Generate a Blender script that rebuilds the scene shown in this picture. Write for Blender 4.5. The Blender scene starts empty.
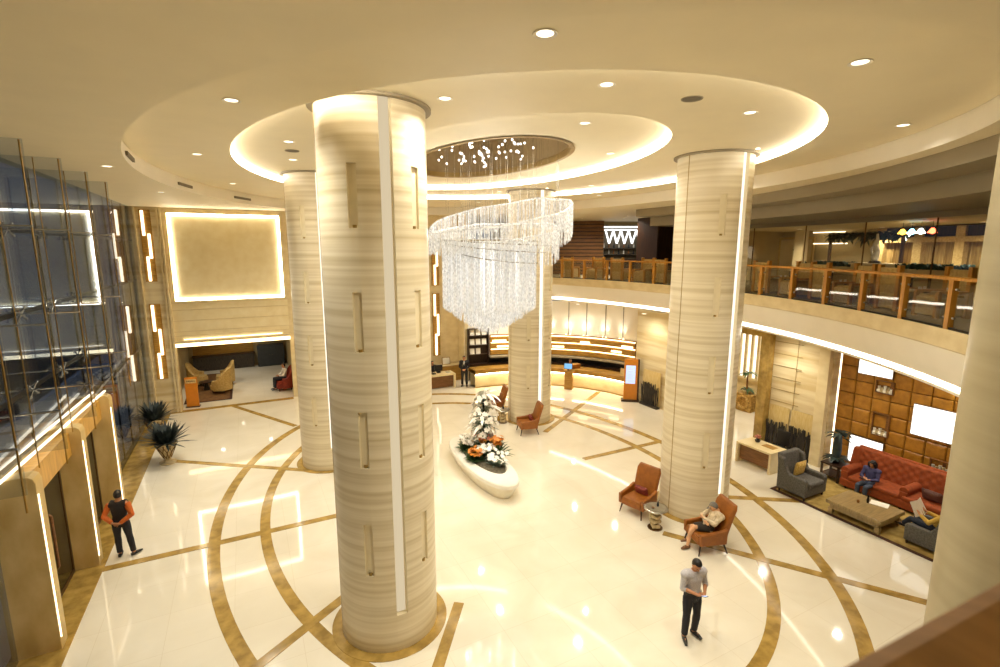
import bpy, math, random
from math import sin, cos, pi, radians, sqrt, atan2, hypot
from mathutils import Vector, Matrix
random.seed(7)
C = bpy.context.scene.collection
HRZ = radians(27.0)                       # the hall's own axes: W to the right, L to the back
HC = (-0.5, 15.3)
cw, sw = cos(HRZ), sin(HRZ)
def hw(W, L): return (HC[0] + W*cw - L*sw, HC[1] + W*sw + L*cw)
def wh(x, y):
    dx, dy = x-HC[0], y-HC[1]
    return (dx*cw + dy*sw, -dx*sw + dy*cw)
BCX, BCY = -9.28, 3.6                     # centre of the balcony curve, hall axes
BR = 19.85
def bp(deg, r): return (BCX + r*cos(radians(deg)), BCY + r*sin(radians(deg)))
RCX, RCY = 4.47, 4.2                      # centre of the reception curve
def rp(deg, r): return (RCX + r*cos(radians(deg)), RCY + r*sin(radians(deg)))

# ------------------------------------------------------------------ materials
def srgb(h):
    h = h.lstrip('#'); v = [int(h[i:i+2], 16)/255 for i in (0, 2, 4)]
    return [x/12.92 if x <= .04045 else ((x+.055)/1.055)**2.4 for x in v]
_m = {}
def new(name):
    m = bpy.data.materials.new(name); m.use_nodes = True
    nt = m.node_tree; nt.nodes.clear()
    out = nt.nodes.new('ShaderNodeOutputMaterial')
    _m[name] = m
    return m, nt, out
def plain(name, col, rough=.5, metal=0, var=.08, scale=6, stretch=(1, 1, 1), col2=None, bump=0, spec=.5, detail=4, lo=.35, hi=.65):
    m, nt, out = new(name)
    b = nt.nodes.new('ShaderNodeBsdfPrincipled')
    tc = nt.nodes.new('ShaderNodeTexCoord'); mp = nt.nodes.new('ShaderNodeMapping')
    mp.inputs['Scale'].default_value = stretch
    n = nt.nodes.new('ShaderNodeTexNoise'); n.inputs['Scale'].default_value = scale; n.inputs['Detail'].default_value = detail
    r = nt.nodes.new('ShaderNodeValToRGB')
    c = srgb(col); d = srgb(col2) if col2 else [x*(1-var) for x in c]
    r.color_ramp.elements[0].position = lo; r.color_ramp.elements[1].position = hi
    r.color_ramp.elements[0].color = (*d, 1); r.color_ramp.elements[1].color = (*c, 1)
    L = nt.links.new
    L(tc.outputs['Object'], mp.inputs['Vector']); L(mp.outputs[0], n.inputs['Vector']); L(n.outputs['Fac'], r.inputs[0])
    L(r.outputs[0], b.inputs['Base Color'])
    b.inputs['Roughness'].default_value = rough; b.inputs['Metallic'].default_value = metal
    b.inputs['Specular IOR Level'].default_value = spec
    if bump:
        bu = nt.nodes.new('ShaderNodeBump'); bu.inputs['Strength'].default_value = bump; bu.inputs['Distance'].default_value = .02
        L(n.outputs['Fac'], bu.inputs['Height']); L(bu.outputs[0], b.inputs['Normal'])
    L(b.outputs[0], out.inputs[0])
    return m
def emit(name, col, s):
    m, nt, out = new(name)
    e = nt.nodes.new('ShaderNodeEmission'); e.inputs[0].default_value = (*srgb(col), 1); e.inputs[1].default_value = s
    nt.links.new(e.outputs[0], out.inputs[0]); return m
def glass(name, tint, refl, rough=.02):
    """clear pane: tinted see-through mixed with a mirror that grows towards grazing"""
    m, nt, out = new(name)
    t = nt.nodes.new('ShaderNodeBsdfTransparent'); t.inputs[0].default_value = (*srgb(tint), 1)
    g = nt.nodes.new('ShaderNodeBsdfGlossy'); g.inputs['Roughness'].default_value = rough; g.inputs[0].default_value = (.9, .92, .95, 1)
    ge = nt.nodes.new('ShaderNodeNewGeometry'); dt = nt.nodes.new('ShaderNodeVectorMath'); dt.operation = 'DOT_PRODUCT'
    ab = nt.nodes.new('ShaderNodeMath'); ab.operation = 'ABSOLUTE'; iv = nt.nodes.new('ShaderNodeMath'); iv.operation = 'SUBTRACT'; iv.inputs[0].default_value = 1
    pw = nt.nodes.new('ShaderNodeMath'); pw.operation = 'POWER'; pw.inputs[1].default_value = 5
    a = nt.nodes.new('ShaderNodeMath'); a.operation = 'MULTIPLY_ADD'; a.inputs[1].default_value = .6*(1-refl); a.inputs[2].default_value = refl; a.use_clamp = True
    mx = nt.nodes.new('ShaderNodeMixShader'); L = nt.links.new
    L(ge.outputs['Normal'], dt.inputs[0]); L(ge.outputs['Incoming'], dt.inputs[1]); L(dt.outputs['Value'], ab.inputs[0]); L(ab.outputs[0], iv.inputs[1]); L(iv.outputs[0], pw.inputs[0])
    L(pw.outputs[0], a.inputs[0]); L(a.outputs[0], mx.inputs[0]); L(t.outputs[0], mx.inputs[1]); L(g.outputs[0], mx.inputs[2]); L(mx.outputs[0], out.inputs[0])
    return m
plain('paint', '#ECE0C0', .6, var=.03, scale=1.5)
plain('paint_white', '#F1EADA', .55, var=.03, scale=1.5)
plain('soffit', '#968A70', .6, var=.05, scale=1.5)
plain('cream_stone', '#E6D5AA', .35, col2='#D9C595', scale=2.2, stretch=(1, 1, 1.6), detail=8)
plain('panel_stone', '#F1E3BB', .45, col2='#E9D8A9', scale=2.5, detail=9)
def marble_floor():
    m, nt, out = new('marble_floor'); L = nt.links.new
    b = nt.nodes.new('ShaderNodeBsdfPrincipled'); tc = nt.nodes.new('ShaderNodeTexCoord')
    n = nt.nodes.new('ShaderNodeTexNoise'); n.inputs['Scale'].default_value = .55; n.inputs['Detail'].default_value = 9; n.inputs['Distortion'].default_value = 1.2
    r = nt.nodes.new('ShaderNodeValToRGB'); r.color_ramp.elements[0].position = .3; r.color_ramp.elements[1].position = .7
    r.color_ramp.elements[0].color = (*srgb('#E2DAC6'), 1); r.color_ramp.elements[1].color = (*srgb('#EEE8D8'), 1)
    br = nt.nodes.new('ShaderNodeTexBrick'); br.offset = 0; br.inputs['Scale'].default_value = 1; br.inputs['Mortar Size'].default_value = .004
    br.inputs['Brick Width'].default_value = 1.2; br.inputs['Row Height'].default_value = 1.2
    br.inputs['Color1'].default_value = (1, 1, 1, 1); br.inputs['Color2'].default_value = (.97, .97, .96, 1); br.inputs['Mortar'].default_value = (.86, .83, .77, 1)
    mx = nt.nodes.new('ShaderNodeMix'); mx.data_type = 'RGBA'; mx.blend_type = 'MULTIPLY'; mx.inputs[0].default_value = 1
    L(tc.outputs['Object'], n.inputs['Vector']); L(tc.outputs['Object'], br.inputs['Vector']); L(n.outputs['Fac'], r.inputs[0])
    L(r.outputs[0], mx.inputs[6]); L(br.outputs[0], mx.inputs[7]); L(mx.outputs[2], b.inputs['Base Color'])
    b.inputs['Roughness'].default_value = .055; b.inputs['Specular IOR Level'].default_value = .55
    L(b.outputs[0], out.inputs[0])
marble_floor()
plain('brown_marble', '#B99850', .12, col2='#8E7238', scale=3.5, detail=10, bump=0)
plain('travertine', '#E6DBC0', .3, col2='#CBBB95', scale=1.0, stretch=(.12, .12, 8.0), detail=10, lo=.34, hi=.60)
plain('column_shaded', '#AA9E7E', .35, col2='#9C9070', scale=1.0, stretch=(.15, .15, 4), detail=9)  # right edge column's stone, darkened for the weaker light it gets
plain('travertine_wall', '#E8DAB4', .3, col2='#CDB684', scale=1.0, stretch=(.25, .25, 3.2), detail=9, lo=.38, hi=.6)
plain('niche_stone', '#E6DABA', .5, var=.05)
plain('gold_trim', '#A98B4E', .35, .5, .15)
plain('bronze', '#6B4E28', .35, .6, .2)
plain('rod_gold', '#B58F4A', .3, .8, .15)
plain('steel', '#B9B6AE', .25, .9, .1)
plain('dark_metal', '#2B2723', .4, .5, .2)
plain('wood_orange', '#CB9138', .35, col2='#B27A27', scale=3, stretch=(6, 6, .8))
plain('wood_gold', '#B3873A', .35, col2='#8F6824', scale=3, stretch=(1, 1, 9))
plain('wood_brown', '#86592A', .4, col2='#6A431C', scale=3, stretch=(1, 1, 9))
plain('wood_rail', '#B0844E', .4, col2='#99703C', scale=3, stretch=(8, 1, 1))
plain('wood_dark', '#3B2414', .4, col2='#27160B', scale=3, stretch=(6, 6, .6))
plain('wood_slat', '#84592F', .5, col2='#6A4522', scale=3, stretch=(.6, .6, 8))
plain('portal_wood', '#D3A44A', .35, col2='#B98A33', scale=2.5, stretch=(1, 6, 1))
plain('portal_stone', '#D6BC82', .4, col2='#BC9E60', scale=2.2, stretch=(1, 1, .5), detail=8)
plain('leather_orange', '#985A1A', .45, col2='#864C13', scale=9)
plain('sofa_red', '#964312', .8, col2='#80380D', scale=10)
plain('cushion_maroon', '#8A3A30', .6, col2='#6E2A22', scale=30)
plain('cushion_brown', '#6A4740', .7, col2='#573832', scale=30)
plain('cushion_yellow', '#E6C77A', .7, col2='#C09835', scale=30)
plain('fabric_grey', '#63605A', .85, col2='#4C4944', scale=26)
plain('fabric_tan', '#C9AC6C', .8, col2='#B39556', scale=14)
plain('fabric_pale', '#D8C08A', .8, col2='#C2A86E', scale=14)
plain('fabric_red', '#98361F', .7, col2='#7C2714', scale=14)
plain('gold_leather', '#B57E27', .42, col2='#9A6618', scale=5)
plain('rug_gold', '#B59A55', .95, col2='#8E7336', scale=4, detail=6)
plain('rug_border', '#4A2B18', .95, col2='#3A2011', scale=8)
plain('rug_brown', '#7A5528', .95, col2='#5F3F1C', scale=5)
plain('table_wood', '#9C8458', .3, col2='#837047', scale=3, stretch=(1, 7, 1))
plain('table_grey', '#8C8370', .15, var=.15)
plain('black', '#1A1716', .35, var=.3)
plain('screen_dark', '#23303F', .2, var=.2)
plain('paper', '#E9E4D6', .7, var=.05, scale=20)
plain('ceramic_white', '#EFEBE0', .25, var=.04)
plain('planter_stone', '#EFE9DA', .3, col2='#E0D6BF', scale=2, detail=7)
plain('soil', '#6B6350', .95, col2='#4E4838', scale=14)
plain('leaf_green', '#4F6B3C', .5, col2='#33502A', scale=7)
plain('leaf_dark', '#2B3A33', .5, col2='#1A2622', scale=7)
plain('leaf_blue', '#34403F', .5, col2='#232C2E', scale=7)
plain('leaf_silver', '#8C9784', .5, col2='#5F6E5C', scale=9)
plain('teal_hedge', '#1F4A3E', .6, col2='#12302A', scale=9)
plain('petal_white', '#F6F1E6', .5, var=.05)
plain('petal_orange', '#DB9238', .5, col2='#CB7820', scale=12)
plain('petal_pink', '#D98F79', .5, col2='#C47560', scale=12)
plain('basket', '#C9A45A', .6, col2='#8F6E33', scale=14)
plain('urn_stone', '#CBB88E', .5, col2='#A8946A', scale=9)
plain('reed', '#4A4238', .7, col2='#2C2620', scale=5, stretch=(8, 8, 1))
plain('reed_gold', '#DDC68C', .5, col2='#CFB26C', scale=5, stretch=(6, 6, 1))
plain('kiosk_orange', '#D08220', .4, var=.1)
plain('skin', '#B98058', .5, var=.06, scale=12)
plain('skin_pale', '#D9A67C', .5, var=.06, scale=12)
plain('hair', '#17110D', .5, var=.3, scale=30)
plain('cap_grey', '#77736C', .8, var=.15, scale=30)
plain('shirt_grey', '#C4C1C5', .8, col2='#AEABB0', scale=60)
plain('trousers', '#22222A', .8, var=.2, scale=40)
plain('suit', '#1B1A1E', .7, var=.2, scale=40)
plain('vest_black', '#231C1B', .75, var=.2, scale=40)
plain('sleeve_orange', '#C4641E', .7, col2='#BA5612', scale=30)
plain('shirt_white', '#E6E2DA', .7, var=.05, scale=40)
plain('jacket_beige', '#DDCDB0', .8, col2='#B7A382', scale=12)
plain('shorts_dark', '#3A322A', .8, var=.2, scale=30)
plain('cardigan_blue', '#3C3A62', .8, var=.2, scale=30)
plain('jeans', '#4B5568', .8, col2='#394255', scale=40)
plain('jeans_dark', '#2A3242', .8, col2='#1D2432', scale=40)
plain('sweater_yellow', '#C9A548', .8, var=.15, scale=30)
plain('shoe_black', '#121010', .35, var=.2)
plain('sandal', '#7A5230', .6, var=.2)
plain('eye', '#16100D', .3, var=.1)
plain('lip', '#8A4A3A', .5, var=.1)
plain('curtain', '#B7995A', .8, col2='#8C7038', scale=2.5, stretch=(5, 5, .5))
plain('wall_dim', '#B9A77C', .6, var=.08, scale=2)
plain('counter', '#CDB98C', .5, var=.08, scale=3)
plain('statue', '#DAD4C6', .35, 0, .25, scale=9)
plain('asphalt', '#20222A', .7, var=.2)
plain('mirror_gold', '#BFA67A', .2, .35, .1)
plain('louvre', '#6E6450', .6, var=.2)
plain('cabinet_blue', '#39414A', .4, var=.2)
plain('carpet_walk', '#8A7A58', .9, var=.2, scale=3)
emit('cove_light', '#FFF3DE', 14.0)
emit('cove_inner', '#FFF3DE', 14.0)
emit('led_white', '#FFF2DC', 6.0)
emit('led_column', '#FFF4E0', 1.3)
emit('led_stone_glow', '#FFE9C0', .62)  # weak strip glow that also stands for lit pale stone
emit('led_warm', '#FFDFA6', 5.0)
emit('led_soft', '#FFE9C2', 3.2)
emit('led_border', '#FFEFD0', 17.0)
emit('led_desk', '#FFE9BC', 22.0)
emit('led_balcony', '#FFF3DE', 9.0)
emit('lamp', '#FFF0D2', 3.0)
emit('uplight', '#FFE9BE', 20.0)
emit('lightbox', '#FFFAF0', 1.7)
emit('window_lit', '#FFF3DA', 1.8)
emit('screen_blue', '#BFD0F4', 1.3)
emit('screen_cyan', '#7FB6E6', 1.2)
emit('crystal_glow', '#FFF7EA', 4.0)
emit('lamp_yellow', '#FFC23A', 9); emit('lamp_cyan', '#8FE8FF', 9); emit('lamp_white', '#E6F2FF', 9); emit('lamp_red', '#FF5A3A', 9)
emit('zigzag', '#FFFFFF', 2.2)
def crystal():
    m, nt, out = new('crystal'); L = nt.links.new
    d = nt.nodes.new('ShaderNodeBsdfPrincipled'); d.inputs['Base Color'].default_value = (.80, .81, .82, 1); d.inputs['Roughness'].default_value = .2
    d.inputs['Emission Color'].default_value = (1, .96, .90, 1); d.inputs['Emission Strength'].default_value = .13
    t = nt.nodes.new('ShaderNodeBsdfTransparent'); t.inputs[0].default_value = (.97, .97, .97, 1)
    tc = nt.nodes.new('ShaderNodeTexCoord'); n = nt.nodes.new('ShaderNodeTexNoise'); n.inputs['Scale'].default_value = 13; n.inputs['Detail'].default_value = 2
    mr = nt.nodes.new('ShaderNodeMapRange'); mr.inputs[1].default_value = .38; mr.inputs[2].default_value = .6; mr.inputs[3].default_value = .42; mr.inputs[4].default_value = .93
    mx = nt.nodes.new('ShaderNodeMixShader')
    L(tc.outputs['Object'], n.inputs['Vector']); L(n.outputs['Fac'], mr.inputs[0]); L(mr.outputs[0], mx.inputs[0])
    L(t.outputs[0], mx.inputs[1]); L(d.outputs[0], mx.inputs[2]); L(mx.outputs[0], out.inputs[0])
crystal()
glass('glass_facade', '#D5DAE2', .24)
glass('glass_fin', '#EDF0F4', .03)
glass('glass_rail', '#F1EFE8', .05)
glass('glass_rest', '#F2EFE6', .06)
glass('glass_door', '#8A8880', .18)
glass('glass_clear', '#F2F2EE', .03)

# ------------------------------------------------------------------ mesh building
class MB:
    def __init__(s): s.v = []; s.f = []; s.sm = []; s.mi = []
    def add(s, vs, fs, smooth=False, mi=0):
        b = len(s.v); s.v += [tuple(v) for v in vs]
        for f in fs: s.f.append(tuple(i+b for i in f)); s.sm.append(smooth); s.mi.append(mi)
        return s
    def box(s, c, d, rz=0, rx=0, ry=0, mi=0):
        M = Matrix.Rotation(rz, 3, 'Z') @ Matrix.Rotation(ry, 3, 'Y') @ Matrix.Rotation(rx, 3, 'X')
        vs = [Vector(c) + M @ Vector((x*d[0]/2, y*d[1]/2, z*d[2]/2)) for z in (-1, 1) for x, y in ((-1, -1), (1, -1), (1, 1), (-1, 1))]
        return s.add(vs, [(3, 2, 1, 0), (4, 5, 6, 7), (0, 1, 5, 4), (1, 2, 6, 5), (2, 3, 7, 6), (3, 0, 4, 7)], False, mi)
    def rings(s, rs, closed=True, cap=True, smooth=True, mi=0):
        n = len(rs[0]); vs = [p for r in rs for p in r]; fs = []
        for i in range(len(rs)-1):
            for j in range(n if closed else n-1):
                k = (j+1) % n; fs.append((i*n+j, i*n+k, (i+1)*n+k, (i+1)*n+j))
        if cap and closed:
            fs.append(tuple(range(n))[::-1]); fs.append(tuple((len(rs)-1)*n+j for j in range(n)))
        return s.add(vs, fs, smooth, mi)
    def tube(s, pts, r, n=8, cap=True, mi=0, ry=None, right=None):
        pts = [Vector(p) for p in pts]; k = len(pts)
        if not hasattr(r, '__len__'): r = [r]*k
        if ry is None: ry = r
        elif not hasattr(ry, '__len__'): ry = [ry]*k
        rs = []; up = None
        for i, p in enumerate(pts):
            t = (pts[min(i+1, k-1)] - pts[max(i-1, 0)]).normalized()
            if right is not None:
                a = Vector(right); a = (a - t*a.dot(t)).normalized()
            else:
                if up is None: up = Vector((1, 0, 0)) if abs(t.x) < .8 else Vector((0, 1, 0))
                a = (up - t*up.dot(t)).normalized(); up = a
            b = t.cross(a)
            rs.append([p + a*cos(2*pi*j/n)*r[i] + b*sin(2*pi*j/n)*ry[i] for j in range(n)])
        return s.rings(rs, True, cap, True, mi)
    def lathe(s, prof, n=24, c=(0, 0), mi=0, sx=1, sy=1, cap=True):
        return s.rings([[(c[0]+r*cos(2*pi*j/n)*sx, c[1]+r*sin(2*pi*j/n)*sy, z) for j in range(n)] for r, z in prof], True, cap, True, mi)
    def ell(s, c, r, n=12, m=8, M=None, mi=0):
        rs = []
        for i in range(m+1):
            a = -pi/2 + pi*min(max(i/m, .02), .98)
            ring = []
            for j in range(n):
                p = Vector((r[0]*cos(a)*cos(2*pi*j/n), r[1]*cos(a)*sin(2*pi*j/n), r[2]*sin(a)))
                ring.append(Vector(c) + (M @ p if M else p))
            rs.append(ring)
        return s.rings(rs, True, True, True, mi)
    def prism(s, poly, z0, z1, mi=0, smooth=False):
        return s.rings([[(x, y, z0) for x, y in poly], [(x, y, z1) for x, y in poly]], True, True, smooth, mi)
    def sweep(s, prof, path, closed=False, smooth=True, mi=0, closeprof=False):
        """prof: list of (offset outward, z); path: function i -> (point2d, outward2d)"""
        rs = []
        for (px, py), (nx, ny) in path:
            rs.append([(px+nx*o, py+ny*o, z) for o, z in prof])
        n = len(prof); k = len(rs); vs = [p for r in rs for p in r]; fs = []
        for i in range(k if closed else k-1):
            i2 = (i+1) % k
            for j in range(n if closeprof else n-1):
                j2 = (j+1) % n
                fs.append((i*n+j, i2*n+j, i2*n+j2, i*n+j2))
        return s.add(vs, fs, smooth, mi)
def link(name, me, parent=None):
    o = bpy.data.objects.new(name, me); C.objects.link(o)
    if parent: o.parent = parent
    return o
def build(name, mb, mat, parent=None, loc=None, rz=0, bevel=0, sub=0, angle=35):
    me = bpy.data.meshes.new(name); me.from_pydata([tuple(v) for v in mb.v], [], mb.f)
    for p, sm, mi in zip(me.polygons, mb.sm, mb.mi): p.use_smooth = sm or sub > 0; p.material_index = mi
    for m in (mat if isinstance(mat, (list, tuple)) else [mat]): me.materials.append(_m[m])
    me.update()
    if any(mb.sm) and not sub:
        me.set_sharp_from_angle(angle=radians(angle))
    o = link(name, me, parent)
    if loc: o.location = loc
    o.rotation_euler[2] = rz
    if bevel:
        b = o.modifiers.new('bevel', 'BEVEL'); b.width = bevel; b.segments = 2; b.limit_method = 'ANGLE'
    if sub:
        b = o.modifiers.new('subdivision', 'SUBSURF'); b.levels = sub; b.render_levels = sub
    return o
HL = (HC[0], HC[1], 0)
def hall(name, mb, mat, parent=None, **k):
    return build(name, mb, mat, parent, None if parent else HL, 0 if parent else HRZ, **k)
def tag(o, label=None, cat=None, group=None, kind=None):
    if label: o['label'] = label
    if cat: o['category'] = cat
    if group: o['group'] = group
    if kind: o['kind'] = kind
    return o
def struct(name, mb, mat, parent=None, **k):
    o = hall(name, mb, mat, parent, **k)
    if not parent: o['kind'] = 'structure'
    return o
def empty(name, loc, rz=0, label=None, cat=None, group=None):
    o = bpy.data.objects.new(name, None); C.objects.link(o); o.location = loc; o.rotation_euler[2] = rz
    o.empty_display_size = .2
    return tag(o, label, cat, group)
def hempty(name, W, L, z=0, rz=0, label=None, cat=None, group=None):
    x, y = hw(W, L); return empty(name, (x, y, z), HRZ+rz, label, cat, group)
def copy_tree(o, parent=None):
    c = o.copy(); C.objects.link(c); c.parent = parent
    for ch in list(o.children): copy_tree(ch, c)
    return c
def dup(o, loc, rz, label, group=None):
    c = copy_tree(o); c.location = loc; c.rotation_euler[2] = rz; c['label'] = label
    if group: c['group'] = group
    return c
def ellpath(a, b, c=(0, 0), n=160, inward=True, a0=0, a1=360):
    """ellipse with semi-axis a along W and b along L"""
    out = []; full = abs(a1-a0) >= 360
    for i in range(n if full else n+1):
        t = radians(a0 + (a1-a0)*i/n)
        x, y = a*cos(t), b*sin(t); nx, ny = x/a/a, y/b/b; k = hypot(nx, ny)
        out.append(((c[0]+x, c[1]+y), (nx/k, ny/k)))
    return out
def arcpath(c, R, a0, a1, n):
    return [((c[0]+R*cos(t), c[1]+R*sin(t)), (cos(t), sin(t))) for t in [radians(a0+(a1-a0)*i/n) for i in range(n+1)]]

# ================================================================== SETTING
f = MB().box((3, 2, -.1), (38, 44, .2)); struct('floor', f, 'marble_floor')
g = MB().box((-25, 2, -.12), (17, 60, .2)); struct('ground', g, 'asphalt')
# inlaid brown marble
T = .006
def flat_ell(a, b, w, c=(0, 0)):
    return MB().sweep([(-w/2, 0), (-w/2, T), (w/2, T), (w/2, 0)], ellpath(a, b, c), True, False)
struct('trim_1', flat_ell(6.50, 9.05, .26), 'brown_marble')
struct('trim_2', flat_ell(7.70, 10.72, .28), 'brown_marble')
k = 3
def band(p, q, w=.22):
    global k
    d = Vector((q[0]-p[0], q[1]-p[1])); l = d.length
    struct('trim_%d' % k, MB().box(((p[0]+q[0])/2, (p[1]+q[1])/2, T/2+.002), (l, w, T+.004), rz=atan2(d.y, d.x)), 'brown_marble'); k += 1
band((-10, .05), (-4.2, .05)); band((4.0, .05), (7.75, .05))
band((-4.4, -3.1), (-7.9, -5.45)); band((-4.35, 3.1), (-9.6, 6.85)); band((4.2, 3.0), (9.9, 6.75))
band((4.3, -3.0), (9.0, -6.1))
band((-2.9, -4.85), (-6.2, -9.5)); band((3.0, -4.85), (6.2, -9.6)); band((-5.0, 8.5), (-7.55, 13.1)); band((3.0, 4.9), (5.4, 8.9))
struct('trim_%d' % k, MB().box((-10.45, -1, T/2+.003), (.9, 28.4, T+.006)), 'brown_marble'); k += 1
struct('trim_%d' % k, MB().box((-7.6, 13.0, T/2+.004), (5.8, .35, T+.008)), 'brown_marble'); k += 1

# ---- ceiling: outer plane, tray, cove, inner cove, recess
Z0, Z1, Z2, Z3 = 9.35, 9.75, 9.93, 10.12
TA, TB, TC = 8.35, 12.3, (-.22, .75)
CA, CB = 6.69, 8.77
CC = (.12, -.2)
IA, IB, IC = 3.68, 6.43, (.12, .14)
RA, RB, RC = 1.92, 3.55, (.14, .25)
c = MB(); N = 160
x0, x1, y0, y1 = -10.95, 24, -20, 26
ring_i = []; ring_o = []
for (p, n) in ellpath(TA, TB, TC, N):
    d = (p[0]-TC[0], p[1]-TC[1]); ts = []
    for v, lo, hi in ((d[0], x0-TC[0], x1-TC[0]), (d[1], y0-TC[1], y1-TC[1])):
        if v > 1e-6: ts.append(hi/v)
        elif v < -1e-6: ts.append(lo/v)
    t = min(ts); ring_i.append((p[0], p[1], Z0)); ring_o.append((TC[0]+d[0]*t, TC[1]+d[1]*t, Z0))
c.rings([ring_i + ring_i[:1], ring_o + ring_o[:1]], False, False, False)
struct('ceiling', c, 'paint')
c = MB().sweep([(0, Z0), (.03, Z1)], ellpath(TA, TB, TC, N), True); struct('ceiling_tray_face', c, 'paint_white')
def annulus(A, B, ca, A2, B2, cb, z):
    m = MB(); pi_ = ellpath(A, B, ca, N); po = ellpath(A2, B2, cb, N)
    a = [(p[0], p[1], z) for p, n in pi_]; b = [(p[0], p[1], z) for p, n in po]
    return m.rings([a + a[:1], b + b[:1]], False, False, False)
struct('ceiling_tray', annulus(CA, CB, CC, TA+.03, TB+.03, TC, Z1), 'paint')
struct('ceiling_cove_lip', MB().sweep([(0, Z1), (0, Z1+.03), (.10, Z1+.03)], ellpath(CA, CB, CC, N), True), 'paint_white')
struct('ceiling_ring', annulus(IA, IB, IC, CA+.16, CB+.16, CC, Z2), 'paint')
struct('ceiling_inner_lip', MB().sweep([(0, Z2), (0, Z2+.03), (.10, Z2+.03)], ellpath(IA, IB, IC, N), True), 'paint_white')
struct('ceiling_disc', annulus(RA, RB, RC, IA+.16, IB+.16, IC, Z3), 'paint')
o = hall('cove_light', MB().sweep([(.08, Z1+.03), (.08, Z2)], ellpath(CA, CB, CC, N), True), 'cove_light')
tag(o, 'long white cove light around the wide oval ceiling ring above the columns', 'cove light')
o = hall('cove_light', MB().sweep([(.08, Z2+.03), (.08, Z3)], ellpath(IA, IB, IC, N), True), 'cove_inner')
tag(o, 'white cove light around the smaller inner ceiling oval over the chandelier', 'cove light')
struct('ceiling_recess_rim', MB().sweep([(.12, Z3-.03), (0, Z3-.03), (0, Z3+.14), (.05, Z3+.14)], ellpath(RA, RB, RC, N), True), 'gold_trim')
struct('ceiling_recess', MB().sweep([(.02, Z3+.1), (.02, 11.9)], ellpath(RA, RB, RC, N), True).prism([p for p, n in ellpath(RA+.02, RB+.02, RC, 80)], 11.9, 11.95), 'mirror_gold')

# ---- bulkheads and ceiling over the balcony walk
def barc(prof, mat, name, a0, a1, n=60, lab=None):
    return struct(name, MB().sweep(prof, arcpath((BCX, BCY), 0, a0, a1, n)) if 0 else MB().sweep([(r, z) for r, z in prof], [((BCX, BCY), (cos(t), sin(t))) for t in [radians(a0+(a1-a0)*i/n) for i in range(n+1)]]), mat)
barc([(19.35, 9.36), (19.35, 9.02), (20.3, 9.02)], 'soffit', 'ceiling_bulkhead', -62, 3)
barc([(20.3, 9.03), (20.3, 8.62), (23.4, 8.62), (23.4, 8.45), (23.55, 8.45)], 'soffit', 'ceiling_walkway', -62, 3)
barc([(23.55, 8.45), (30, 8.45)], 'wall_dim', 'ceiling_restaurant', -62, 2)
# ---- balcony slab, fascia, lit edge
barc([(BR+.02, 5.9), (34, 5.9)], 'carpet_walk', 'floor_balcony', -64, 48)
barc([(BR+.05, 5.90), (BR-.02, 5.93), (BR-.02, 5.55), (BR+.02, 5.52)], 'cream_stone', 'balcony_edge_band', -64, 48, 90)
barc([(BR+.02, 5.54), (BR+.03, 5.35), (BR+.08, 5.1), (BR+.15, 4.88), (BR+.20, 4.81), (BR+.30, 4.81)], 'paint_white', 'balcony_fascia', -64, 48, 90)
barc([(BR+.30, 4.68), (BR+.20, 4.68), (BR+.20, 4.62), (BR+.35, 4.58), (34, 4.58)], 'paint_white', 'ceiling_lower', -64, 48, 90)
o = hall('balcony_light', MB().sweep([(BR+.24, 4.81), (BR+.24, 4.68)], [((BCX, BCY), (cos(t), sin(t))) for t in [radians(-64+112*i/90) for i in range(91)]]), 'led_balcony')
tag(o, 'long white light strip curving under the edge of the balcony', 'light strip')

# ---- walls
def wallbox(name, W0, W1, L0, L1, z0, z1, mat):
    return struct(name, MB().box(((W0+W1)/2, (L0+L1)/2, (z0+z1)/2), (W1-W0, L1-L0, z1-z0)), mat)
LB = 13.2
wallbox('wall_back', -9.55, -4.65, LB, LB+.4, 3.2, Z0, 'panel_stone')
wallbox('wall_back_right', -4.65, 4.6, LB, LB+.4, 0, Z0, 'cream_stone')
wallbox('wall_back_corner', 4.5, 4.7, 12.15, LB+.4, 0, Z0, 'cream_stone')
wallbox('wall_back_left', -11.2, -9.55, LB-.12, LB+.4, 0, Z0, 'travertine_wall')
m = MB()
for x in (-10.55, -9.72, -9.6): m.box((x, LB-.16, Z0/2), (.07, .1, Z0))
struct('trim_%d' % k, m, 'cream_stone'); k += 1
m = MB()
for z in (3.55, 3.75, 4.25, 4.75): m.box((-7.1, LB-.012, z), (4.9, .03, .035))
m.box((-7.1, LB-.05, 5.12), (4.95, .12, .12)); m.box((-7.1, LB-.05, 9.22), (4.95, .12, .2)); m.box((-9.45, LB-.05, 7.2), (.14, .12, 4.1)); m.box((-4.72, LB-.05, 7.2), (.14, .12, 4.1))
struct('trim_%d' % k, m, 'cream_stone'); k += 1
wallbox('wall_right_light_block', 23.8, 24, -20, 26, 0, Z0, 'cream_stone')  # unseen wall added to keep sky light out on the right
wallbox('wall_near', -11, 24, -20.2, -20, 0, Z0, 'cream_stone')
wallbox('wall_far_left', -11.2, -10.8, -20, -7, 0, Z0, 'cream_stone')
# back lounge seen under the lintel
wallbox('wall_lounge_back', -11, -4.2, 22.2, 22.4, 0, 3.4, 'wall_dim')
wallbox('wall_lounge_left', -10.2, -9.95, LB+.4, 22.2, 0, 3.4, 'wall_dim')
wallbox('wall_lounge_right', -4.35, -4.15, LB+.4, 22.2, 0, 3.4, 'wall_dim')
wallbox('ceiling_lounge', -10.2, -4.15, LB+.02, 22.3, 3.3, 3.45, 'paint')
# reception
pts = [radians(11+79*i/40) for i in range(41)]
rpath = [((RCX, RCY), (cos(t), sin(t))) for t in pts]
struct('wall_reception', MB().sweep([(8.0, 0), (8.0, 4.58)], rpath), 'paint_white')
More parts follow.
